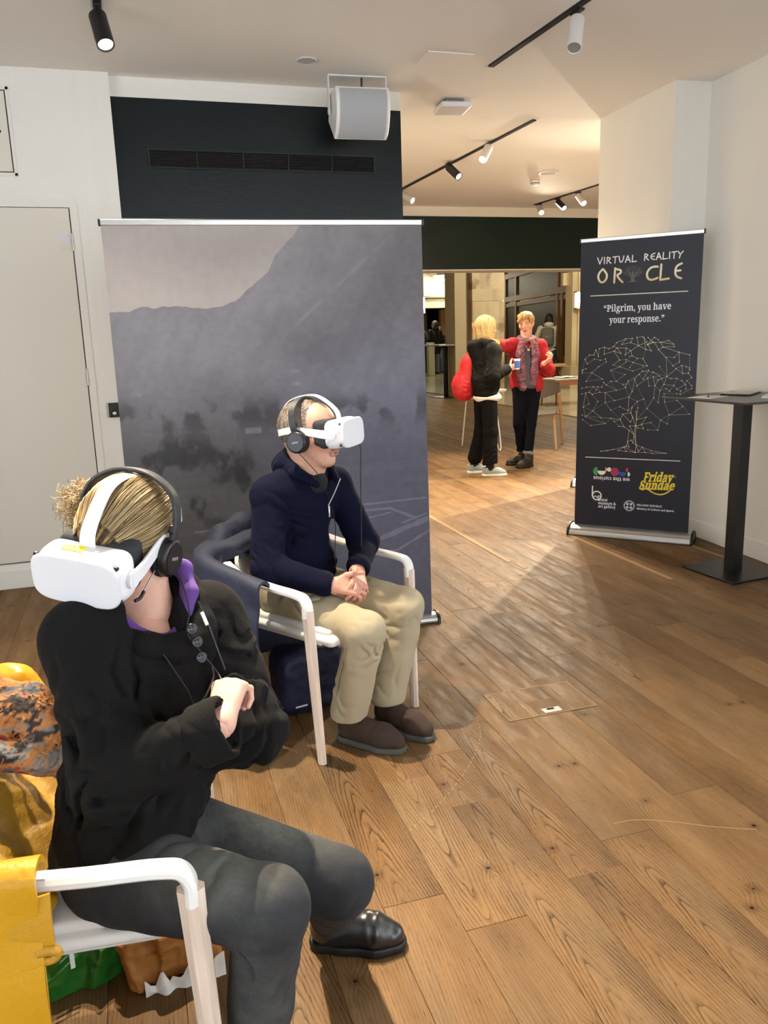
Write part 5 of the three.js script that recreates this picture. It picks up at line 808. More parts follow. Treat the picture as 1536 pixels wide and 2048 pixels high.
function headphones(label, c, F, tilt, w, hgt, cableW) {
  const t = thing('headphones', label, 'headphones', c.toArray()), G = (g) => inFrame(intoFrame(g.rotateX(tilt), F, c), t);
  const hb = [[.1, -.005], [.105, .045], [.09, .095], [.048, .125], [0, .134]].map(([a, b]) => [a * w, b * hgt]), pts = hb.map(([x, y]) => V(x, y, 0)).concat(hb.slice(0, -1).reverse().map(([x, y]) => V(-x, y, 0)));
  mesh('headband', G(strap(pts, [V(0, 0, 1)], (u) => .02 + .012 * Math.sin(u * Math.PI), .009, 60)), mat('#26282b', .5), t);
  for (const q of [-1, 1]) {
    mesh('yoke', G(merge([rbox(.012, .05, .02, .004, q * .101 * w, .008, 0), rbox(.014, .018, .026, .004, q * .101 * w, .036, 0)])), M.black, t);
    const cup = mesh('ear_cup', G(at(lathe([[0, -.011], [.038, -.011], [.04, -.006], [.0395, .006], [.033, .0115], [.0, .0125]], 36), q * .1 * w, -.024, 0, 0, 0, -q * Math.PI / 2)), M.black, t);
    mesh('ear_pad', G(at(lathe([[0, -.012], [.034, -.012], [.042, -.006], [.042, .004], [.03, .009], [0, .009]], 32), q * .084 * w, -.024, 0, 0, 0, q * Math.PI / 2)), mat('#141416', .8), t);
    const d = new THREE.CircleGeometry(.032, 32); d.rotateY(q * Math.PI / 2); mesh('cup_face', G(at(d, q * (.1 * w + .0128), -.024, 0)), new THREE.MeshPhysicalMaterial({ map: cupFace, roughness: .3 }), cup);
  }
  if (cableW) mesh('cable', inFrame(tube(cableW, .0016, 90, 6), t), M.black, t);
  return t;
}

// ---------- the seated man (points as (left, height, forward) of his chair)
{
  const c = mc(.0, 1.135, -.25), F = frameOf(V(.773, .05, .621), V(-.03, 1, -.02)), man = thing('person', 'man in a navy jumper and beige trousers seated with clasped hands', 'person', [mc(0, 0, -.15).x, 0, mc(0, 0, -.15).z]);
  const J = { nk: mc(0, 1.0, -.262), sR: mc(-.15, .918, -.325), sL: mc(.165, .912, -.285), eR: mc(-.228, .665, -.27), eL: mc(.215, .675, -.19), wR: mc(-.112, .606, -.062), wL: mc(.042, .618, -.075), hR: mc(-.088, .505, -.345), hL: mc(.088, .505, -.345), kR: mc(-.102, .462, .075), kL: mc(.15, .475, .06), aR: mc(-.09, .09, -.03), aL: mc(.092, .09, .005) };
  const TF = frameOf(V(.559, 0, .829), V(.04, 1, .06));
  // skin
  const B = new Sdf(); B.chain([mc(0, .52, -.36), mc(0, .7, -.37), mc(0, .88, -.33), J.nk], [.1, .1, .1, .05], .05); B.chain([J.sR, J.eR, J.wR], [.045, .038, .026]); B.chain([J.sL, J.eL, J.wL], [.045, .038, .026]); B.chain([J.hR, J.kR, J.aR], [.07, .05, .04]); B.chain([J.hL, J.kL, J.aL], [.07, .05, .04]);
  const H = new Sdf(); headSdf(H, c, F, 1.1, { neck: mc(0, .99, -.262) });
  H.warp = (x, y, z, d) => Math.abs(d) < .01 ? .0006 * noise3(x * 90, y * 90, z * 90) : 0;
  const HR = new Sdf(); const dR = mc(.02, .575, .03).sub(J.wR);
  handSdf(HR, J.wR, dR, mc(.1, -.5, -.5).sub(mc(0, 0, 0)), 1, 1.0, { curl: [[.35, .75, .5], [.4, .8, .55], [.5, .85, .6], [.6, .8, .6]], spread: [.16, .05, -.06, -.16], thumb: [[.7, .3, -.55], [.85, .1, -.35], [.95, .05, -.1]], arm: J.wR.clone().lerp(J.eR, .35) });
  const HL = new Sdf(); const dL = mc(-.075, .585, .035).sub(J.wL);
  handSdf(HL, J.wL, dL, mc(-.1, -.5, -.6).sub(mc(0, 0, 0)), -1, .98, { curl: [[.3, .8, .5], [.4, .85, .5], [.5, .9, .5], [.6, .9, .5]], spread: [.14, .04, -.06, -.16], thumb: [[.7, .35, -.5], [.85, .2, -.3], [.9, .1, -.1]], arm: J.wL.clone().lerp(J.eL, .35) });
  const tone = skinTone(c, F, 1.1, '#c99880', { noEyes: true, stubble: '#8f7466', lip: '#a9685c', brow: '#7a6555' }), handTone = (x, y, z) => { const n = 1 + .1 * fbm(x * 50, y * 50, z * 50, 3); const b = lin('#c98f7a'); return b.map((v) => v * n); };
  bodyMesh([[B, .014, tone], [H, .0032, tone], [HR, .0026, handTone], [HL, .0026, handTone]], man, skinMat());
  // thinning short hair
  const hair = new Sdf(); hair.ell(put(F, c, 0, .0225, -.0135), V(.0835, .1015, .1085), .01, F); hair.ell(put(F, c, 0, -.04, .095), V(.1, .105, .088), .012, F, 1); hair.ell(put(F, c, 0, -.155, -.01), V(.13, .1, .22), .02, F, 1); hair.ell(put(F, c, 0, .055, .135), V(.06, .075, .075), .015, F, 1); for (const q of [-1, 1]) hair.ell(put(F, c, q * .092, -.014, .0), V(.022, .038, .028), .008, F, 1);
  hair.warp = (x, y, z, d) => Math.abs(d) < .015 ? .0022 * fbm(x * 120, y * 120, z * 120, 3) + .0012 * noise3(x * 400, y * 150, z * 400) : 0;
  mesh('hair', inFrame(hair.mesh(.003, streaks(c, F, ['#3e342d', '#5d5046', '#8a7f73', '#6a5c4f'])), man), hairMat(), man);
  // jumper
  const S = new Sdf(); S.ell(mc(0, .68, -.365), V(.158, .19, .125), .03, TF); S.ell(mc(0, .86, -.325), V(.16, .13, .12), .06, TF); S.ell(mc(0, .6, -.33), V(.15, .1, .13), .05, TF); S.chain([J.sR, mc(0, .965, -.285), J.sL], [.062, .07, .062], .05);
  S.chain([J.sR, J.eR], [.064, .06], .03); S.chain([J.eR, J.wR.clone().lerp(J.eR, .1)], [.057, .041], .025); S.chain([J.sL, J.eL], [.064, .06], .03); S.chain([J.eL, J.wL.clone().lerp(J.eL, .1)], [.057, .041], .025);
  const aR = J.wR.clone().sub(J.eR), aL = J.wL.clone().sub(J.eL); S.ring(J.wR.clone().lerp(J.eR, .13), aR, .034, .012, .008, 0, 2.2); S.ring(J.wL.clone().lerp(J.eL, .13), aL, .034, .012, .008, 0, 2.2);
  S.cap(J.wR.clone().addScaledVector(aR, .2), J.wR.clone().addScaledVector(aR, -.005), .05, .03, .004, 1); S.cap(J.wL.clone().addScaledVector(aL, .2), J.wL.clone().addScaledVector(aL, -.005), .05, .03, .004, 1);
  S.cut(mc(0, .525, -.3), V(0, -1, 0), .012); S.ell(mc(0, .945, -.155), V(.042, .06, .055), .012, TF, 1);
  S.warp = folds([[J.eR, V(.3, 1, .2), .12, 60, .007], [J.eL, V(.3, 1, .2), .12, 60, .007], [mc(-.1, .66, -.27), V(.2, 1, .3), .16, 44, .007], [mc(.06, .6, -.25), V(-.2, 1, .1), .13, 52, .006], [mc(-.13, .87, -.26), V(1, .6, .2), .1, 48, .005]], .005, 12);
  const knit = dataTex(128, 128, (u, v, x, y) => { const n = 128 + 70 * Math.sin(y / 128 * 6.2832 * 16) * Math.abs(Math.sin(x / 128 * 6.2832 * 8)) + 24 * (h3(x, y, 9) - .5); return [n, n, n]; }, false);
  const navy = mat('#060920', .95, { specularIntensity: .35, sheen: .2, sheenRoughness: .6, bumpMap: tiled(knit, 12), bumpScale: .0007 }); navy.sheenColor = new THREE.Color('#1c2547');
  const jumper = mesh('jumper', inFrame(boxUV(S.mesh(.007)), man), navy, man);
  const C2 = new Sdf(); C2.chain([mc(-.05, .955, -.175), mc(-.082, .995, -.25), mc(-.062, 1.03, -.32), mc(0, 1.045, -.35), mc(.064, 1.03, -.315), mc(.084, .99, -.24), mc(.052, .95, -.165)], [.014, .021, .026, .03, .026, .021, .014], .02); C2.chain([mc(-.06, 1.0, -.34), mc(0, 1.0, -.385), mc(.06, 1.0, -.335)], [.035, .045, .035], .03); C2.warp = folds([[mc(0, 1.03, -.34), V(1, .3, 0), .12, 60, .005]], .004, 20);
  mesh('collar', inFrame(boxUV(C2.mesh(.006)), man), navy, jumper);
  const ts = new Sdf(); ts.ell(mc(0, .95, -.235), V(.052, .05, .05), .01, TF); mesh('undershirt', inFrame(ts.mesh(.006), man), mat('#101114', .9), man);
  mesh('zip', inFrame(tube([mc(.052, .962, -.15), mc(.03, .91, -.163), mc(.008, .862, -.178)], .0022, 20, 6), man), M.steel, jumper); mesh('zip_pull', inFrame(tube([mc(.008, .862, -.174), mc(.004, .84, -.17), mc(.004, .822, -.17)], .0034, 10, 6), man), M.steel, jumper);
  // trousers
  const T = new Sdf(); T.ell(mc(0, .515, -.35), V(.165, .1, .12), .03, TF); T.chain([J.hR, J.kR.clone().add(V(0, -.004, 0))], [.088, .07], .03); T.chain([J.kR, mc(-.095, .115, -.025)], [.071, .07], .02); T.chain([J.hL, J.kL], [.088, .07], .03); T.chain([J.kL, mc(.094, .12, .005)], [.071, .07], .02);
  T.cut(mc(0, .1, 0), V(0, -1, 0), .006); T.warp = folds([[J.kR.clone().add(V(0, -.05, 0)), V(0, 1, 0), .09, 70, .008], [J.kL.clone().add(V(0, -.05, 0)), V(0, 1, 0), .09, 70, .008], [mc(-.08, .53, -.2), V(.4, 0, 1), .15, 40, .007], [mc(.08, .53, -.2), V(-.4, 0, 1), .15, 40, .007], [mc(-.095, .2, -.02), V(0, 1, 0), .09, 50, .006], [mc(.095, .2, 0), V(0, 1, 0), .09, 50, .006]], .006, 11);
  const twill = dataTex(64, 64, (u, v, x, y) => { const n = 128 + 50 * Math.sin((x + y) / 64 * 6.2832 * 8) + 30 * (h3(x, y, 4) - .5); return [n, n, n]; }, false);
  const chino = mat('#a89b7e', .85, { bumpMap: tiled(twill, 30), bumpScale: .0003 });
  const tr = mesh('trousers', inFrame(boxUV(T.mesh(.007)), man), chino, man);
  mesh('leg_seam', inFrame(tube([mc(-.172, .42, .045), mc(-.168, .3, .005), mc(-.162, .2, -.025), mc(-.16, .135, -.03)], .0022, 24, 6), man), mat('#94876a', .8), tr);
  const suede = mat('#3a2a20', .9, { bumpMap: tiled(leatherN, 3), bumpScale: .0006, sheen: .3 }), so = mat('#4a4a42', .7), lc = mat('#2a1d15', .8);
  shoe(man, mc(-.096, 0, -.075), V(.172, 0, .183), { len: .285, shaft: .135, upper: suede, soleMat: so, lace: lc }); shoe(man, mc(.09, 0, -.045), V(.5, 0, .86), { len: .285, shaft: .135, upper: suede, soleMat: so, lace: lc });
  // what he wears on his head
  const hs = vrHeadset('white virtual reality headset worn by the seated man, its cable hanging down', c, F, 0, 1.08);
  mesh('cable', inFrame(tube([put(F, c, .07, -.05, .165), put(F, c, .078, -.075, .168), V(0, 0, 0).copy(put(F, c, .078, 0, .168)).setY(.98), put(F, c, .076, 0, .165).setY(.8), put(F, c, .072, 0, .16).setY(.64)], .0022, 60, 6), hs.t), M.black, hs.t);
  headphones('black headphones worn by the seated man over the headset strap', c, F, -.1, 1.08, .95, [put(F, c, -.1, -.055, -.005), put(F, c, -.09, -.09, .02), mc(-.05, .985, -.16), mc(-.02, .94, -.165), mc(.035, .86, -.19), mc(.06, .78, -.195), mc(.075, .68, -.215), mc(.06, .62, -.2)]);
}

// ---------- the seated woman nearest the camera (world points)
{
  const s = 1.05, c = V(-.04, 1.078, -1.735), F = frameOf(V(-.545, -.2, .82), V(.03, .98, .2));
  const wo = thing('person', 'woman in a black fleece and faded black jeans seated with folded arms', 'person', [-.05, 0, -1.5]);
  const nk = V(-.012, .915, -1.715), sR = V(-.138, .912, -1.61), sL = V(.116, .882, -1.735), eR = V(-.103, .69, -1.455), wR = V(.095, .785, -1.392), eL = V(.178, .672, -1.58), wL = V(.03, .715, -1.54);
  const hR = V(-.115, .5, -1.445), hL = V(-.075, .49, -1.62), kR = V(.15, .492, -1.262), kL = V(.318, .365, -1.452), aR = V(.105, .09, -1.335), aL = V(.345, .1, -1.69);
  const TF = frameOf(V(.42, 0, .9), V(.06, 1, -.05)), HF = frameOf(V(.92, 0, .38), UP);
  const B = new Sdf(); B.chain([V(-.09, .5, -1.535), V(-.06, .64, -1.59), V(-.03, .8, -1.66), nk], [.11, .1, .1, .045], .05); B.chain([sR, eR, wR], [.042, .036, .026]); B.chain([sL, eL, wL], [.042, .036, .026]); B.chain([hR, kR, aR], [.065, .048, .036]); B.chain([hL, kL, aL], [.065, .048, .036]);
  const H = new Sdf(); headSdf(H, c, F, s, { neck: V(-.01, .92, -1.715), neckMid: V(-.025, 1.0, -1.715) });
  const tone = skinTone(c, F, s, '#d3a28c', { noEyes: true, red: '#c97f6c', lip: '#b5675c', brow: '#80654c' }), handTone = (x, y, z) => { const n = 1 + .09 * fbm(x * 50, y * 50, z * 50, 3); return lin('#d6a692').map((v) => v * n); };
  const HR = new Sdf(); handSdf(HR, wR.clone().add(V(.004, .004, -.012)), V(.34, .5, -.8), V(.5, -.6, -.6), 1, .98, { curl: [[1.0, 1.3, .8], [1.0, 1.35, .8], [1.05, 1.35, .8], [1.1, 1.35, .8]], spread: [.02, 0, -.03, -.06], thumb: [[.7, .3, .6], [.8, .1, .6], [.8, 0, .6]], arm: wR.clone().lerp(eR, .35) });
  const HL = new Sdf(); handSdf(HL, wL, V(-.9, -.15, -.1), V(0, -.3, -1), -1, .8, { curl: [[.3, .4, .3], [.3, .4, .3], [.3, .4, .3], [.3, .4, .3]], arm: wL.clone().lerp(eL, .3) });
  bodyMesh([[B, .014, tone], [H, .003, tone], [HR, .0025, handTone], [HL, .004, handTone]], wo, skinMat());
  // hair, brushed back, with a curly puff on her far side
  const hair = new Sdf(); hair.ell(put(F, c, 0, .024, -.008), V(.088, .106, .124), .02, F); hair.ell(put(F, c, 0, -.05, -.065), V(.066, .075, .05), .03, F); hair.ell(put(F, c, 0, -.07, .098), V(.1, .112, .085), .012, F, 1); hair.ell(put(F, c, 0, -.16, .02), V(.12, .1, .09), .02, F, 1); for (const q of [-1, 1]) hair.ell(put(F, c, q * .095, -.03, .02), V(.03, .03, .022), .008, F, 1);
  hair.warp = (X, Y, Z, d) => { if (Math.abs(d) > .02) return 0; const dx = X - c.x, dy = Y - c.y, dz = Z - c.z, x = dx * F.l.x + dy * F.l.y + dz * F.l.z, y = dx * F.u.x + dy * F.u.y + dz * F.u.z, z = dx * F.f.x + dy * F.f.y + dz * F.f.z, a = Math.atan2(y + .02, Math.abs(x) + .02); return .0032 * noise3(a * 16, z * 9, x > 0 ? 1 : 7) + .0016 * noise3(a * 44, z * 16, 3) + .004 * fbm(x * 12, y * 12, z * 12, 2); };
  const hc = (() => { const C = ['#3a2a1a', '#5f4830', '#8a6f47', '#b89b6c', '#6f5636'].map(lin); return (X, Y, Z) => { const dx = X - c.x, dy = Y - c.y, dz = Z - c.z, x = dx * F.l.x + dy * F.l.y + dz * F.l.z, y = dx * F.u.x + dy * F.u.y + dz * F.u.z, z = dx * F.f.x + dy * F.f.y + dz * F.f.z, a = Math.atan2(y + .02, Math.abs(x) + .02), t = clamp(.5 + .7 * noise3(a * 30, z * 10, x > 0 ? 2 : 6) + .35 * noise3(a * 75, z * 22, 1), 0, .999) * 4, i = Math.floor(t); return C[i].map((v, k) => mixn(v, C[i + 1][k], t - i)); }; })();
  const hm = mesh('hair', inFrame(hair.mesh(.003, hc), wo), hairMat(), wo);
  const strandMat = ['#a5885a', '#7a6040', '#cdb88b', '#bda87c'].map((k) => mat(k, .45, { sheen: .3 })), lists = [[], [], [], []];
  for (let i = 0; i < 330; i++) { const q0 = rr(-.5, 1.9), side = rnd() < .5 ? 1 : -1, pts = []; for (let j = 0; j < 5; j++) { const t = j / 4, a = q0 * .8 - .1, z = mixn(.1, -.118, t), rx = .09, ry = .109, k = Math.sqrt(Math.max(.05, 1 - ((z + .008) / .13) ** 2)), w = .002 * Math.sin(t * 9 + i) + rr(0, .003); pts.push(put(F, c, side * (rx * k + w) * Math.cos(a), .024 + (ry * k + w) * Math.sin(a), z)); } lists[i % 4].push(tube(pts, .0007, 10, 3)); }
  const pc = V(-.118, 1.135, -1.835); // the puff: looping curls
  for (let i = 0; i < 420; i++) { const d = V(rr(-1, 1), rr(-1, 1), rr(-1, 1)).normalize(), pts = [], r0 = rr(.006, .016), ph = rr(0, 6), ax = V(rr(-1, 1), rr(-1, 1), rr(-1, 1)).normalize(), b = d.clone().cross(ax).normalize(); for (let j = 0; j < 8; j++) { const t = j / 7, p = pc.clone().addScaledVector(d, .062 * Math.pow(t, .7) * rr(.92, 1.08)); p.addScaledVector(ax, r0 * Math.cos(ph + t * 7)).addScaledVector(b, r0 * Math.sin(ph + t * 7)); pts.push(p); } lists[i % 4].push(tube(pts, .00075, 18, 3)); }
  lists.forEach((l, i) => { const m = mesh('strands', inFrame(merge(l), wo), strandMat[i], hm); m.userData.kind = 'stuff'; });
  const core = new Sdf(); core.ell(pc.clone().lerp(c, .25), V(.03, .03, .03), .02); core.warp = (x, y, z) => .01 * fbm(x * 40, y * 40, z * 40, 3); mesh('curl_core', inFrame(core.mesh(.004, hc), wo), hairMat(), hm);
  // fleece
  const S = new Sdf(); S.ell(V(-.028, .785, -1.665), V(.165, .16, .118), .04, TF); S.ell(V(-.055, .64, -1.58), V(.16, .15, .128), .06, TF); S.ell(V(-.08, .55, -1.535), V(.165, .09, .14), .05, HF); S.chain([sR, nk.clone().add(V(0, -.012, 0)), sL], [.075, .07, .075], .05);
  S.chain([sR, eR], [.074, .067], .035); S.chain([eR, wR], [.066, .047], .03); S.chain([sL, eL], [.074, .067], .035); S.chain([eL, wL], [.064, .05], .03);
  const aRx = wR.clone().sub(eR), aLx = wL.clone().sub(eL); S.cap(wR.clone().addScaledVector(aRx, .25), wR.clone().addScaledVector(aRx, -.02), .06, .036, .004, 1); S.ell(V(-.02, .975, -1.7), V(.068, .085, .068), .015, null, 1); S.ell(put(TF, V(-.014, .93, -1.65), 0, 0, .02), V(.05, .05, .06), .02, TF, 1);
  S.cut(V(-.08, .515, -1.53), V(.25, -1, .05), .012); S.cut(V(-.08, .50, -1.53), V(.0, -1, .25), .012);
  S.warp = folds([[eR, V(.8, -.3, .4), .14, 42, 0.0140], [eL, V(-.6, .7, .3), .14, 42, 0.0140], [V(.17, .79, -1.64), V(.5, .8, .2), .12, 46, 0.0140], [V(-.01, .73, -1.42), V(.9, .2, .1), .1, 50, 0.0120], [V(-.06, .6, -1.47), V(.2, 1, 0), .15, 34, 0.0140], [V(-.13, .82, -1.5), V(1, .5, .2), .11, 40, 0.0120]], .006, 11);
  const fl = dataTex(128, 128, (u, v, x, y) => { const n = 128 + 70 * (h3(x, y, 9) - .5) + 50 * noise3(x / 3, y / 3, 2); return [n, n, n]; }, false);
  const fleece = mat('#141312', .97, { specularIntensity: .35, sheen: .3, sheenRoughness: .65, sheenColor: new THREE.Color('#4a4640'), bumpMap: tiled(fl, 9), bumpScale: .0011 });
  const jk = mesh('fleece', inFrame(boxUV(S.mesh(.0065)), wo), fleece, wo);
  // folded-back cuff, wrapped collar with purple lining
  const cf = new Sdf(), ca = wR.clone().addScaledVector(aRx, -.2), cb = wR.clone().addScaledVector(aRx, .1); cf.cap(ca, cb, .06, .058, .004); cf.cap(cb.clone().addScaledVector(aRx, .35), cb.clone().addScaledVector(aRx, -.04), .056, .046, .004, 1); cf.cut(cb, aRx, .012); cf.cut(ca, aRx.clone().negate(), .01); cf.warp = folds([[wR, aRx.clone().normalize(), .1, 60, .003]], .005, 18); mesh('cuff', inFrame(boxUV(cf.mesh(.005)), wo), fleece, jk);
  const C2 = new Sdf(), cp = (x, y, z) => put(TF, V(-.012, .905, -1.688), x, y, z);
  C2.chain([cp(.1, .06, -.01), cp(.065, .085, -.075), cp(0, .08, -.09), cp(-.07, .045, -.05), cp(-.1, .005, .02), cp(-.055, -.02, .088), cp(.01, -.032, .108), cp(.075, -.025, .088), cp(.104, .03, .04), cp(.1, .06, -.01)], [.024, .026, .026, .026, .026, .026, .028, .026, .025, .024], .02); C2.chain([cp(.1, .03, .02), cp(.085, .0, .075), cp(.075, -.05, .1), cp(.07, -.11, .11)], [.022, .022, .02, .014], .02);
  C2.warp = folds([[cp(0, 0, .09), V(1, .3, 0), .1, 50, .004]], .004, 16); mesh('collar', inFrame(boxUV(C2.mesh(.0055)), wo), fleece, jk);
  const L2 = new Sdf(); L2.chain([cp(.082, .105, .005), cp(.045, .11, -.06), cp(-.04, .07, -.06), cp(-.08, .03, .015), cp(-.04, -.01, .064), cp(.012, -.025, .076), cp(.058, .01, .058), cp(.078, .06, .04), cp(.082, .105, .005)], [.017, .015, .015, .016, .014, .013, .014, .017, .017], .015); L2.warp = folds([], .004, 22); mesh('collar_lining', inFrame(L2.mesh(.005), wo), mat('#5b3a80', .9, { sheen: .5, sheenColor: new THREE.Color('#8a68b8') }), jk);
  const hard = mat('#10141a', .35), btn = (p, r) => { const g = merge([at(lathe([[0, .004], [r * .7, .004], [r * .8, .006], [r, .004], [r, 0], [0, 0]], 28), 0, 0, 0, Math.PI / 2), ...[[1, 1], [-1, 1], [1, -1], [-1, -1]].map(([a, b]) => at(cyl(.0012, .0012, .003, 0, 0, 0, 8), a * .003, b * .003, .0052, Math.PI / 2))]); return intoFrame(g, frameOf(V(.35, .25, .9), UP), p); };
  for (const p of [V(.078, .892, -1.565), V(.083, .862, -1.556), V(.07, .917, -1.574)]) mesh('button', inFrame(btn(p, p.y > .93 ? .009 : .0115), wo), hard, jk);
  mesh('snap', inFrame(intoFrame(lathe([[0, .003], [.004, .004], [.006, .002], [.006, 0], [0, 0]], 20).rotateX(Math.PI / 2), frameOf(V(.3, .3, .9), UP), V(-.02, .908, -1.578)), wo), M.steel, jk);
  mesh('zip', inFrame(tube([V(.09, .962, -1.61), V(.104, .92, -1.59), V(.118, .865, -1.58), V(.13, .82, -1.575)], .002, 30, 6), wo), mat('#3a3c40', .4, { metalness: .6 }), jk);
  mesh('zip_pull', inFrame(intoFrame(rbox(.009, .03, .004, .002), frameOf(V(.4, .2, .9), V(-.25, 1, 0)), V(.098, .93, -1.588)), wo), M.aluminium, jk);
  // jeans, worn pale on the thighs
  const T = new Sdf(); T.ell(V(-.09, .5, -1.53), V(.14, .1, .15), .03, HF); T.chain([hR, kR], [.092, .07], .03); T.chain([kR, aR], [.066, .056], .02); T.chain([hL, kL], [.092, .072], .03); T.chain([kL, V(.343, .13, -1.66)], [.066, .056], .02); T.cut(V(0, .075, 0), V(0, -1, 0), .006);
  T.warp = folds([[V(.13, .43, -1.28), V(0, 1, .2), .085, 80, .006], [V(.31, .32, -1.5), V(0, 1, .5), .09, 80, .007], [V(.0, .5, -1.38), V(1, 0, .6), .14, 40, .006], [V(.02, .46, -1.6), V(1, 0, -.3), .14, 40, .007], [V(.34, .16, -1.65), V(0, 1, .3), .08, 90, .008], [V(.115, .25, -1.31), V(.2, 1, 0), .14, 40, .004]], .005, 12);
  const dk = lin('#191b21'), pl = lin('#5c5d57'), denim = (x, y, z) => { const q = Math.max(Math.exp(-(((x - .06) / .1) ** 2) - (((z + 1.3) / .09) ** 2) - (((y - .56) / .05) ** 2)), .8 * Math.exp(-(((x - .2) / .12) ** 2) - (((z + 1.51) / .09) ** 2) - (((y - .49) / .06) ** 2)), .45 * Math.exp(-(((x - .13) / .05) ** 2) - (((z + 1.25) / .05) ** 2))), n = .5 + .5 * fbm(x * 45, y * 45, z * 45, 3) + .3 * noise3(x * 300, y * 300, z * 300), t = clamp(q * (.55 + .8 * n) + .12 * n); return dk.map((v, k) => mixn(v, pl[k], t)); };
  const tw = dataTex(64, 64, (u, v, x, y) => { const n = 128 + 60 * Math.sin((x + y) / 64 * 6.2832 * 8) + 40 * (h3(x, y, 4) - .5); return [n, n, n]; }, false);
  const jm = new THREE.MeshPhysicalMaterial({ vertexColors: true, roughness: .88, bumpMap: tiled(tw, 26), bumpScale: .0004 });
  const jeans = mesh('jeans', inFrame(boxUV(T.mesh(.006, denim)), wo), jm, wo);
  mesh('leg_seam', inFrame(tube([V(-.02, .475, -1.325), V(.08, .445, -1.24), V(.105, .41, -1.222), V(.098, .3, -1.262), V(.085, .2, -1.29), V(.08, .1, -1.31)], .0024, 40, 6), wo), mat('#2a2c30', .8), jeans);
  const leather = mat('#17191b', .3, { bumpMap: tiled(leatherN, 2), bumpScale: .0008, clearcoat: .4, clearcoatRoughness: .3 }), so = mat('#101011', .5), lc = mat('#3b3c3d', .6);
  shoe(wo, V(.30, 0, -1.725), V(.22, 0, .09), { len: .245, shaft: .085, upper: leather, soleMat: so, lace: lc, cell: .005 }); shoe(wo, V(.075, 0, -1.37), V(.25, 0, .15), { len: .245, shaft: .085, upper: leather, soleMat: so, lace: lc });
  const hs = vrHeadset('white virtual reality headset with a yellow sticker worn by the seated woman', c, F, -.02, 1.1);
  headphones('black headphones with a wide padded band worn by the seated woman', c, F, -.42, 1.06, 1.09, [put(F, c, .1, -.06, -.005), V(.06, 1.0, -1.66), V(.07, .945, -1.6), V(.062, .91, -1.575), V(.085, .87, -1.56), V(.112, .83, -1.545), V(.118, .81, -1.47), V(.1, .80, -1.41)]);
  const cab = thing('cable', 'thin black earphone cable looping over the woman\u2019s fleece to her hand', 'cable', [.05, .85, -1.5]); mesh('cable_wire', inFrame(tube([V(-.012, .92, -1.582), V(.005, .89, -1.567), V(.03, .845, -1.55), V(.05, .81, -1.53), V(.06, .795, -1.49), V(.075, .815, -1.46), V(.1, .845, -1.49), V(.1, .86, -1.505)], .0017, 80, 6), cab), M.black, cab);
  const gl = thing('glasses', 'thin dark wire glasses worn by the seated woman under her headset', 'glasses', put(F, c, 0, -.03, .1).toArray());
  for (const q of [-1, 1]) { mesh('temple', inFrame(tube([put(F, c, q * .09, -.008, -.03), put(F, c, q * .093, -.022, .02), put(F, c, q * .095, -.042, .075), put(F, c, q * .097, -.054, .105)], .0016, 30, 6), gl), M.steel, gl); mesh('temple_tip', inFrame(tube([put(F, c, q * .097, -.053, .1), put(F, c, q * .098, -.058, .118), put(F, c, q * .094, -.058, .13)], .0036, 14, 8), gl), M.black, gl); mesh('rim', inFrame(new THREE.TorusGeometry(.022, .0013, 8, 30).applyMatrix4(new THREE.Matrix4().makeBasis(F.l, F.u, F.f).setPosition(put(F, c, q * .033, -.035, .118))), gl), M.black, gl); }
}

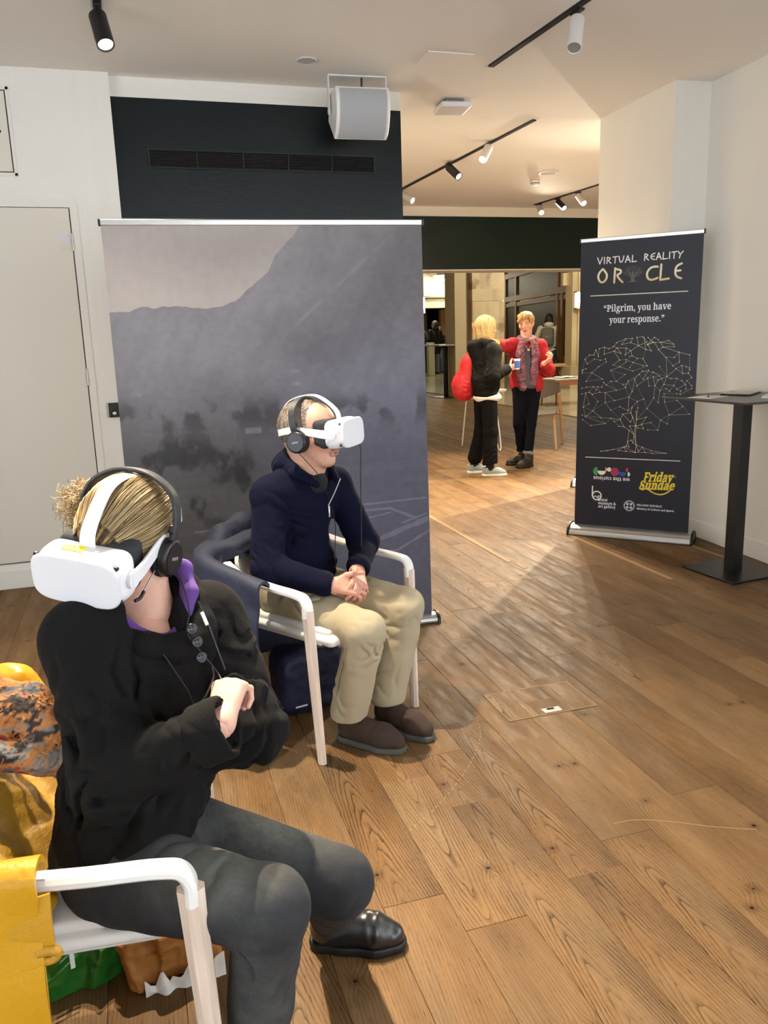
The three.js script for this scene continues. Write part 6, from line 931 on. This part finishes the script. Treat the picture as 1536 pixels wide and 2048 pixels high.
// ---------- two women standing in the hall
function stander(o) { // o: root, joints, clothes; returns nothing, all parts are added to o.root
  const { J } = o, B = new Sdf(); B.chain([J.hip, J.waist, J.chest, J.nk], [.1, .09, .09, .045], .05); B.chain([J.sR, J.eR, J.wR], [.04, .034, .026]); B.chain([J.sL, J.eL, J.wL], [.04, .034, .026]); B.chain([J.hR, J.kR, J.aR], [.065, .045, .034]); B.chain([J.hL, J.kL, J.aL], [.065, .045, .034]);
  const H = new Sdf(); headSdf(H, o.c, o.F, o.s, { neck: J.nk });
  return bodyMesh([[B, .016, o.tone], [H, .0045, o.tone], ...o.hands.map((h) => [h, .0035, o.tone])], o.root, skinMat());
}
{ // blonde woman in the black coat, seen from behind her right shoulder
  const c = V(3.545, 1.508, -7.82), F = frameOf(V(.93, .0, -.12), UP), root = thing('person', 'blonde woman in a black padded coat and black trousers holding a paper cup', 'person', [3.47, 0, -7.72]);
  const J = { hip: V(3.49, .86, -7.73), waist: V(3.50, 1.0, -7.76), chest: V(3.51, 1.17, -7.8), nk: V(3.535, 1.36, -7.83), sR: V(3.545, 1.27, -7.655), sL: V(3.53, 1.28, -7.965), eR: V(3.5, 1.03, -7.57), wR: V(3.70, 1.095, -7.6), eL: V(3.56, 1.02, -8.03), wL: V(3.72, 1.08, -7.9), hR: V(3.495, .84, -7.65), hL: V(3.49, .84, -7.81), kR: V(3.50, .46, -7.62), kL: V(3.485, .46, -7.81), aR: V(3.48, .1, -7.585), aL: V(3.41, .1, -7.845) };
  const tone = skinTone(c, F, 1.02, '#e0b298'), HR = new Sdf(); handSdf(HR, J.wR, V(.82, .25, -.1), V(-.1, .3, -1), 1, .95, { curl: [[.5, .7, .4], [.5, .7, .4], [.55, .75, .4], [.6, .8, .4]], thumb: [[.6, .6, .5], [.7, .3, .6], [.8, .2, .5]], arm: J.wR.clone().lerp(J.eR, .3) });
  const HL = new Sdf(); handSdf(HL, J.wL, V(.9, .1, .2), V(0, -1, 0), -1, .95, { arm: J.wL.clone().lerp(J.eL, .3) });
  stander({ root, J, c, F, s: 1.02, tone, hands: [HR, HL] });
  const hair = new Sdf(); hair.ell(put(F, c, 0, .022, -.012), V(.098, .108, .116), .02, F); hair.ell(put(F, c, 0, -.07, -.03), V(.1, .1, .085), .04, F); hair.ell(put(F, c, .0, -.05, .112), V(.075, .13, .075), .012, F, 1); hair.cut(put(F, c, 0, -.152, 0), V(0, -1, 0), .012);
  hair.warp = (X, Y, Z, d) => Math.abs(d) > .02 ? 0 : .006 * noise3(Math.atan2(X - c.x, Z - c.z) * 7, Y * 5, 3) + .003 * noise3(Math.atan2(X - c.x, Z - c.z) * 19, Y * 9, 1);
  mesh('hair', inFrame(hair.mesh(.0045, streaks(c, F, ['#6f5733', '#a88a56', '#cdb680', '#967848', '#bfa56c'], 60, 4)), root), hairMat(), root);
  const TF = frameOf(V(.95, 0, .1), UP), S = new Sdf(); S.ell(V(3.515, 1.16, -7.805), V(.185, .19, .14), .05, TF); S.ell(V(3.505, .97, -7.76), V(.19, .2, .15), .06, TF); S.chain([J.sR, J.nk.clone().add(V(-.01, -.04, 0)), J.sL], [.085, .09, .085], .05); S.chain([J.sR, J.eR], [.088, .078], .03); S.chain([J.eR, J.wR.clone().lerp(J.eR, .12)], [.075, .05], .025); S.chain([J.sL, J.eL], [.088, .078], .03); S.chain([J.eL, J.wL.clone().lerp(J.eL, .12)], [.07, .05], .025);
  const q = J.wR.clone().sub(J.eR); S.cap(J.wR.clone().addScaledVector(q, .2), J.wR.clone().addScaledVector(q, -.1), .05, .036, .004, 1); S.cut(V(3.5, .785, -7.7), V(.06, -1, .15), .015);
  S.warp = folds([[J.eR, V(.4, 1, 0), .15, 36, .01], [V(3.5, .95, -7.65), V(.2, 1, 0), .2, 26, .009], [V(3.44, 1.1, -7.75), V(.3, 1, .3), .2, 24, .008], [V(3.52, 1.2, -7.66), V(1, .6, 0), .1, 40, .007]], .008, 9);
  const nyl = mat('#0e0b08', .85, { bumpMap: tiled(ROLLER, 10), bumpScale: .0008, specularIntensity: .35 }); const coat = mesh('coat', inFrame(boxUV(S.mesh(.011)), root), nyl, root);
  const hd = new Sdf(); hd.chain([V(3.46, 1.35, -7.72), V(3.41, 1.32, -7.83), V(3.46, 1.34, -7.93)], [.05, .062, .05], .05); hd.chain([V(3.46, 1.36, -7.72), V(3.55, 1.35, -7.7), V(3.62, 1.3, -7.72)], [.04, .035, .025], .03); hd.ell(V(3.43, 1.24, -7.8), V(.07, .1, .11), .05); hd.warp = folds([], .01, 14); mesh('hood', inFrame(hd.mesh(.01), root), nyl, coat);
  const ys = new Sdf(); ys.chain([V(3.57, 1.375, -7.73), V(3.625, 1.35, -7.745), V(3.645, 1.31, -7.78), V(3.61, 1.35, -7.89)], [.026, .032, .03, .03], .02); ys.warp = folds([], .008, 20); mesh('neck_scarf', inFrame(ys.mesh(.008, (x, y, z) => lin(noise3(x * 24, y * 30, z * 24) > .25 ? '#3a3f86' : '#d8a62c')), root), new THREE.MeshPhysicalMaterial({ vertexColors: true, roughness: .8 }), root);
  const sh = new Sdf(); sh.ell(V(3.515, .81, -7.73), V(.182, .07, .143), .02, TF); sh.cut(V(3.5, .757, -7.7), V(-.1, -1, .1), .006); mesh('shirt_hem', inFrame(sh.mesh(.01), root), mat('#e6e0d4', .8), root);
  const T = new Sdf(); T.ell(V(3.49, .84, -7.73), V(.155, .1, .12), .03, TF); T.chain([J.hR, J.kR], [.088, .074], .03); T.chain([J.kR, V(3.478, .14, -7.59)], [.073, .078], .03); T.chain([J.hL, J.kL], [.088, .074], .03); T.chain([J.kL, V(3.42, .17, -7.84)], [.073, .078], .03); T.cut(V(3.5, .125, -7.59), V(.1, -1, .15), .006); T.warp = folds([[J.kR, V(.1, 1, 0), .12, 40, .006], [V(3.48, .25, -7.6), V(0, 1, 0), .14, 34, .006]], .006, 9); mesh('trousers', inFrame(T.mesh(.011), root), mat('#0a0909', .95, { specularIntensity: .3 }), root);
  const so = mat('#d9d6cc', .6), up = mat('#8f9a9a', .7); for (const [p, d] of [[V(3.405, 0, -7.625), V(.9, 0, .35)], [V(3.34, 0, -7.865), V(.9, 0, .3)]]) { const u = shoe(root, p, d, { len: .265, shaft: .09, sole: .034, upper: up, soleMat: so, lace: mat('#e8e6de', .7), cell: .007 }); }
  const so2 = new Sdf(); so2.cap(V(3.48, .08, -7.592), V(3.478, .16, -7.59), .042, .045); so2.cap(V(3.41, .08, -7.845), V(3.42, .18, -7.84), .042, .045); mesh('socks', inFrame(so2.mesh(.009), root), mat('#0d0d10', .9), root);
  // the red bag on her back and the cup in her hand
  const bag = thing('red_backpack', 'bright red slouchy backpack hanging on the blonde woman\u2019s back', 'bag', [3.36, .78, -7.85]); const G = new Sdf(); G.ell(V(3.335, .915, -7.93), V(.125, .15, .15), .05); G.ell(V(3.365, 1.06, -7.9), V(.08, .18, .11), .06); G.ell(V(3.395, 1.2, -7.87), V(.035, .1, .06), .05); G.warp = folds([[V(3.3, .9, -7.85), V(.4, 1, 0), .2, 26, .006]], .01, 9);
  mesh('bag_body', inFrame(G.mesh(.009), bag), mat('#b3121c', .55, { sheen: .3 }), bag); mesh('seam', inFrame(tube([V(3.30, .96, -7.79), V(3.34, .955, -7.775), V(3.40, .93, -7.76)], .003, 16, 6), bag), mat('#7d0d14', .6), bag); mesh('strap', inFrame(strap([V(3.40, 1.27, -7.86), V(3.47, 1.405, -7.86), V(3.56, 1.38, -7.93)], [V(0, .2, 1)], .035, .006, 20), bag), mat('#a3121b', .6), bag);
  const cup = thing('paper_cup', 'blue and white paper cup held by the blonde woman', 'cup', [3.785, 1.085, -7.6]); mesh('cup_wall', lathe([[.024, 0], [.026, 0], [.034, .1], [.0355, .101], [.0355, .104], [.032, .104], [.0235, .004], [0, .004], [0, 0]], 28), mat('#e9e7e2', .6), cup); mesh('cup_sleeve', lathe([[.0275, .012], [.0285, .012], [.0345, .084], [.0335, .084]], 28), mat('#3f62ad', .6), cup); mesh('coffee', cyl(.031, .031, .002, 0, .088, 0, 24), mat('#3a2415', .2), cup);
}
{ // woman in the red cardigan
  const c = V(4.245, 1.548, -8.3), F = frameOf(V(-.62, -.1, .72), V(-.1, 1, 0)), root = thing('person', 'short-haired woman in a red cardigan and patterned scarf gesturing with her hand', 'person', [4.17, 0, -8.2]);
  const J = { hip: V(4.19, .86, -8.18), waist: V(4.2, 1.02, -8.2), chest: V(4.21, 1.19, -8.24), nk: V(4.23, 1.37, -8.28), sR: V(4.075, 1.315, -8.3), sL: V(4.37, 1.295, -8.2), eR: V(3.86, 1.31, -8.2), wR: V(3.62, 1.43, -8.13), eL: V(4.4, 1.03, -8.06), wL: V(4.28, 1.11, -7.94), hR: V(4.12, .84, -8.19), hL: V(4.27, .84, -8.16), kR: V(4.075, .46, -8.13), kL: V(4.19, .46, -8.06), aR: V(4.13, .09, -8.16), aL: V(4.135, .1, -8.02) };
  const tone = skinTone(c, F, 1.04, '#e2b194', { lip: '#b55a50', iris: '#3a2d22', brow: '#7a5c3c' }), HR = new Sdf(); handSdf(HR, J.wR, V(-.7, .6, 0), V(.3, .3, .9), 1, .92, { curl: [[.2, .3, .2], [.25, .3, .2], [.3, .35, .2], [.35, .35, .2]], arm: J.wR.clone().lerp(J.eR, .3) });
  const HL = new Sdf(); handSdf(HL, J.wL, V(.35, .5, .5), V(-.3, .8, -.5), -1, .98, { curl: [[.5, .9, .6], [.6, .95, .6], [.65, 1, .6], [.7, 1, .6]], thumb: [[.1, 1, .1], [.15, 1, .15], [.2, 1, .2]], arm: J.wL.clone().lerp(J.eL, .3) });
  stander({ root, J, c, F, s: 1.04, tone, hands: [HR, HL] });
  const hair = new Sdf(); hair.ell(put(F, c, 0, .028, -.016), V(.09, .1, .112), .02, F); hair.ell(put(F, c, -.01, .085, .045), V(.07, .038, .06), .03, F); hair.cap(put(F, c, .03, .09, .085), put(F, c, -.062, .035, .1), .026, .014, .02); hair.cap(put(F, c, .035, .08, .085), put(F, c, .072, .02, .07), .022, .012, .02); hair.ell(put(F, c, .0, -.06, .105), V(.08, .1, .075), .012, F, 1); hair.ell(put(F, c, 0, -.15, 0), V(.12, .085, .2), .02, F, 1); for (const q of [-1, 1]) hair.ell(put(F, c, q * .092, -.02, -.005), V(.03, .035, .03), .008, F, 1);
  hair.warp = (X, Y, Z, d) => Math.abs(d) > .02 ? 0 : .005 * noise3(X * 40, Y * 14, Z * 40) + .003 * noise3(X * 90, Y * 30, Z * 90); mesh('hair', inFrame(hair.mesh(.004, streaks(c, F, ['#5b4126', '#8f7045', '#c3a46c', '#7d5f3a'], 50, 5)), root), hairMat(), root);
  const TF = frameOf(V(-.4, 0, .9), UP), S = new Sdf(); S.ell(J.chest, V(.17, .17, .115), .05, TF); S.ell(J.waist, V(.155, .2, .12), .06, TF); S.ell(V(4.195, .9, -8.18), V(.165, .12, .125), .05, TF); S.cut(V(4.2, .82, -8.2), V(0, -1, 0), .01); S.warp = folds([], .006, 9); mesh('top', inFrame(S.mesh(.011), root), mat('#4a4a56', .85), root);
  const K = new Sdf(); K.ell(J.chest, V(.185, .17, .13), .05, TF); K.ell(J.waist, V(.18, .22, .135), .06, TF); K.ell(V(4.2, .88, -8.19), V(.185, .14, .14), .05, TF); K.chain([J.sR, J.nk.clone().add(V(0, -.045, 0)), J.sL], [.072, .07, .072], .04); K.chain([J.sR, J.eR, J.wR.clone().lerp(J.eR, .25)], [.074, .066, .052], .03); K.chain([J.sL, J.eL], [.074, .066], .03); K.chain([J.eL, J.wL.clone().lerp(J.eL, .2)], [.065, .054], .03); K.bx(put(TF, V(4.195, 1.06, -8.15), 0, 0, .14), V(.085, .4, .14), .03, .01, TF, 1); K.cut(V(4.2, .80, -8.15), V(0, -1, .0), .012); K.warp = folds([[J.eL, V(0, 1, .3), .14, 38, .008], [J.sR, V(1, 0, 0), .14, 36, .006], [V(4.3, .95, -8.1), V(.3, 1, 0), .2, 24, .007]], .007, 10); mesh('cardigan', inFrame(K.mesh(.011), root), mat('#a30f1e', .85, { sheen: .4, sheenColor: new THREE.Color('#d04050') }), root);
  const C = new Sdf(); C.ring(V(4.225, 1.375, -8.255), V(-.1, 1, .25), .075, .036, .02); const f = (x, y, z) => put(TF, V(4.215, 1.3, -8.19), x, y, z); C.chain([f(-.06, .06, .06), f(-.095, -.08, .085), f(-.085, -.25, .1), f(-.06, -.44, .11)], [.035, .046, .05, .05], .03); C.chain([f(.06, .06, .06), f(.075, -.1, .085), f(.06, -.26, .1), f(.045, -.4, .105)], [.034, .042, .045, .045], .03); C.warp = folds([[f(-.08, -.2, .1), V(1, .1, 0), .24, 60, .009], [f(.06, -.2, .1), V(1, .1, 0), .24, 60, .009]], .009, 16);
  mesh('scarf', inFrame(C.mesh(.008, (x, y, z) => lin(['#4b3247', '#7d4a55', '#6a4a63', '#95685f'][clamp(Math.floor(2 + 3 * noise3(x * 40, y * 60, z * 40)), 0, 3)])), root), new THREE.MeshPhysicalMaterial({ vertexColors: true, roughness: .9, sheen: .4 }), root);
  mesh('necklace', inFrame([tube([f(-.03, .01, .07), f(-.005, -.03, .09), f(.03, .01, .075)], .0025, 16, 5), rbox(.03, .02, .008, .003, f(0, -.04, .1).x, f(0, -.04, .1).y, f(0, -.04, .1).z)], root), mat('#d8c69a', .4), root);
  const T = new Sdf(); T.ell(V(4.19, .85, -8.18), V(.155, .1, .115), .03, TF); T.chain([J.hR, J.kR], [.086, .06], .03); T.chain([J.kR, J.aR], [.058, .047], .02); T.chain([J.hL, J.kL], [.086, .06], .03); T.chain([J.kL, J.aL], [.058, .047], .02); T.cut(V(0, .14, 0), V(0, -1, 0), .006); T.warp = folds([[J.kR, V(0, 1, 0), .1, 60, .005], [J.kL, V(0, 1, 0), .1, 60, .005], [V(4.13, .2, -8.08), V(0, 1, 0), .1, 60, .005]], .005, 11); const jn = mesh('jeans', inFrame(T.mesh(.01), root), mat('#090a14', .95, { specularIntensity: .3 }), root);
  mesh('turn_up', inFrame([at(lathe([[.048, 0], [.053, .003], [.053, .03], [.047, .032]], 24), J.aL.x, .135, J.aL.z - .005), at(lathe([[.048, 0], [.053, .003], [.053, .03], [.047, .032]], 24), J.aR.x, .135, J.aR.z)].map((g) => g), root), mat('#7f8088', .9), jn);
  const up = mat('#15110e', .5), so = mat('#0c0b0a', .6); shoe(root, V(4.165, 0, -7.975), V(-.85, 0, .32), { len: .26, shaft: .13, sole: .034, upper: up, soleMat: so, cell: .007 }); shoe(root, V(4.175, 0, -8.15), V(-.95, 0, .05), { len: .26, shaft: .13, sole: .034, upper: up, soleMat: so, cell: .007 });
}
// ---------- people far off in the lobby
function walker(label, x, z, h, faceA, o) {
  const root = thing('person', label, 'person', [x, 0, z], faceA), k = h / 1.7, v = (a, b, e) => V(a * k, b * k, e * k), Fh = { f: V(0, 0, 1), l: V(1, 0, 0), u: UP }, c = v(0, 1.585, .02), st = o.stride || 0;
  const H = new Sdf(); headSdf(H, c, Fh, k, { neck: v(0, 1.43, 0) }); const tone = skinTone(c, Fh, k, '#c99a80'), B = new Sdf(); B.chain([v(0, .9, 0), v(0, 1.2, 0), v(0, 1.42, 0)], [.1, .1, .05].map((q) => q * k), .05);
  const arm = o.arms || [[.19, 1.36, 0], [.25, 1.1, -.02], [.22, .9, .1]]; for (const s of [-1, 1]) { B.chain(arm.map(([a, b, e]) => v(a * s, b, e)), [.04, .036, .03].map((q) => q * k)); B.chain([v(.09 * s, .88, 0), v(.1 * s, .48, st * s * .6 + .02), v(.1 * s, .09, st * s)], [.06, .05, .04].map((q) => q * k)); }
  const hand = new Sdf(); for (const s of [-1, 1]) handSdf(hand, v(arm[2][0] * s, arm[2][1], arm[2][2]), V(-.1 * s, -.8, .5), V(-s, 0, 0), s > 0 ? -1 : 1, .9 * k);
  const col = (q) => (X, Y, Z) => tone(X, Y, Z); const g = [[B, .02], [H, .007], [hand, .006]].map(([S, cell]) => S.mesh(cell, col()).toNonIndexed()); mesh('body', mergeGeometries(g), skinMat(), root);
  const J = new Sdf(); J.ell(v(0, 1.2, 0), v(.19, .24, .13), .05); J.ell(v(0, 1.0, 0), v(.185, .2, .135), .06); if (o.long) J.ell(v(0, .8, 0), v(.19, .24, .15), .08); for (const s of [-1, 1]) J.chain(arm.map(([a, b, e]) => v(a * s, b, e)), [.075, .066, .05].map((q) => q * k), .04); J.cut(v(0, o.long ? .66 : .84, 0), V(0, -1, 0), .01); if (o.hood) J.ell(v(0, 1.46, -.03), v(.12, .09, .12), .04); J.warp = folds([], .012, 7); mesh('coat', J.mesh(.016), o.coat, root);
  if (o.shirt) { const q = new Sdf(); q.ell(v(0, .86, 0), v(.175, .12, .13), .03); q.cut(v(0, .76, 0), V(0, -1, 0), .01); mesh('shirt', q.mesh(.016), o.shirt, root); }
  const T = new Sdf(); T.ell(v(0, .9, 0), v(.16, .1, .12), .03); for (const s of [-1, 1]) T.chain([v(.085 * s, .88, 0), v(.1 * s, .48, st * s * .6 + .02), v(.1 * s, .1, st * s)], [.085, .066, .06].map((q) => q * k), .03); T.cut(v(0, .07, 0), V(0, -1, 0), .006); mesh('trousers', T.mesh(.016), o.legs, root);
  const hr = new Sdf(); hr.ell(v(0, 1.61, .005), v(.092, .102, .11), .02); if (o.longHair) { hr.ell(v(0, 1.5, -.06), v(.11, .16, .07), .05); } hr.ell(v(0, 1.54, .115), v(.075, .11, .075), .012, null, 1); if (!o.longHair) hr.ell(v(0, 1.43, 0), v(.14, .09, .2), .02, null, 1); hr.warp = folds([], .008, 20); mesh('hair', hr.mesh(.009), o.hair, root);
  for (const s of [-1, 1]) shoe(root, V(root.position.x, 0, root.position.z), UP.clone().set(0, 0, 1), { len: .26 * k, shaft: .08, upper: o.shoes, soleMat: o.soles || mat('#d8d4c8', .7), cell: .012 }).position.set(.1 * s * k, st && s < 0 ? 0 : 0, st * s - .07 * k);
  return root;
}
{
  const blackCoat = mat('#0e0e11', .8), den = mat('#6f7f90', .9), darkHair = mat('#15100d', .6), blackShoe = mat('#141414', .6);
  const wj = walker('woman in a white fluffy jacket and blue jeans walking away into the lobby', 10.72, -19.65, 1.86, 2.5, { coat: mat('#e4ddcb', .95, { sheen: .5 }), legs: mat('#2d415c', .9), hair: darkHair, longHair: true, shirt: mat('#e8e2d4', .9), shoes: mat('#cdbb98', .7), stride: .2, hood: true, arms: [[.2, 1.36, 0], [.3, 1.14, .02], [.2, 1.02, .2]] });
  const p = wj.position, bp = thing('grey_backpack', 'grey backpack carried by the woman in the white fluffy jacket', 'bag', [p.x, 0, p.z], 2.5), S = new Sdf(); S.bx(V(0, 1.26, -.25), V(.17, .24, .1), .07, .03); S.bx(V(0, 1.18, -.33), V(.13, .13, .05), .04, .03); S.warp = folds([], .01, 9); mesh('bag_body', S.mesh(.014), mat('#6f6a60', .7), bp); mesh('bag_pocket', rbox(.2, .14, .03, .012, 0, 1.15, -.385), mat('#625d54', .7), bp); mesh('pocket_badge', cyl(.02, .02, .02, 0, 1.28, -.365, 16).rotateX(0), mat('#d8cfbc', .5), bp);
  walker('person in a grey top standing behind the glass entrance gate', 9.78, -27.35, 1.84, 2.9, { coat: mat('#4a4f58', .9), legs: mat('#1c1f26', .9), hair: darkHair, shoes: blackShoe, arms: [[.19, 1.36, 0], [.32, 1.16, .02], [.2, .98, .12]] });
  walker('person in a long black hooded coat and pale jeans before the far doorway', 10.43, -27.35, 1.88, 3.4, { coat: blackCoat, legs: den, hair: darkHair, longHair: true, long: true, hood: true, shoes: mat('#2b2b2d', .6), soles: mat('#e4e0d4', .7) });
  walker('red-haired person in dark clothes beside the long black coat', 10.74, -27.75, 1.68, -.5, { coat: mat('#1a1614', .85), legs: den, hair: mat('#4a2114', .6), longHair: true, shoes: blackShoe });
  walker('dark-coated person half hidden behind the stone pier', 11.13, -27.4, 1.72, -1.2, { coat: mat('#11131c', .8), legs: mat('#15161a', .9), hair: darkHair, long: true, shoes: blackShoe });
}

renderer.render(scene, camera);
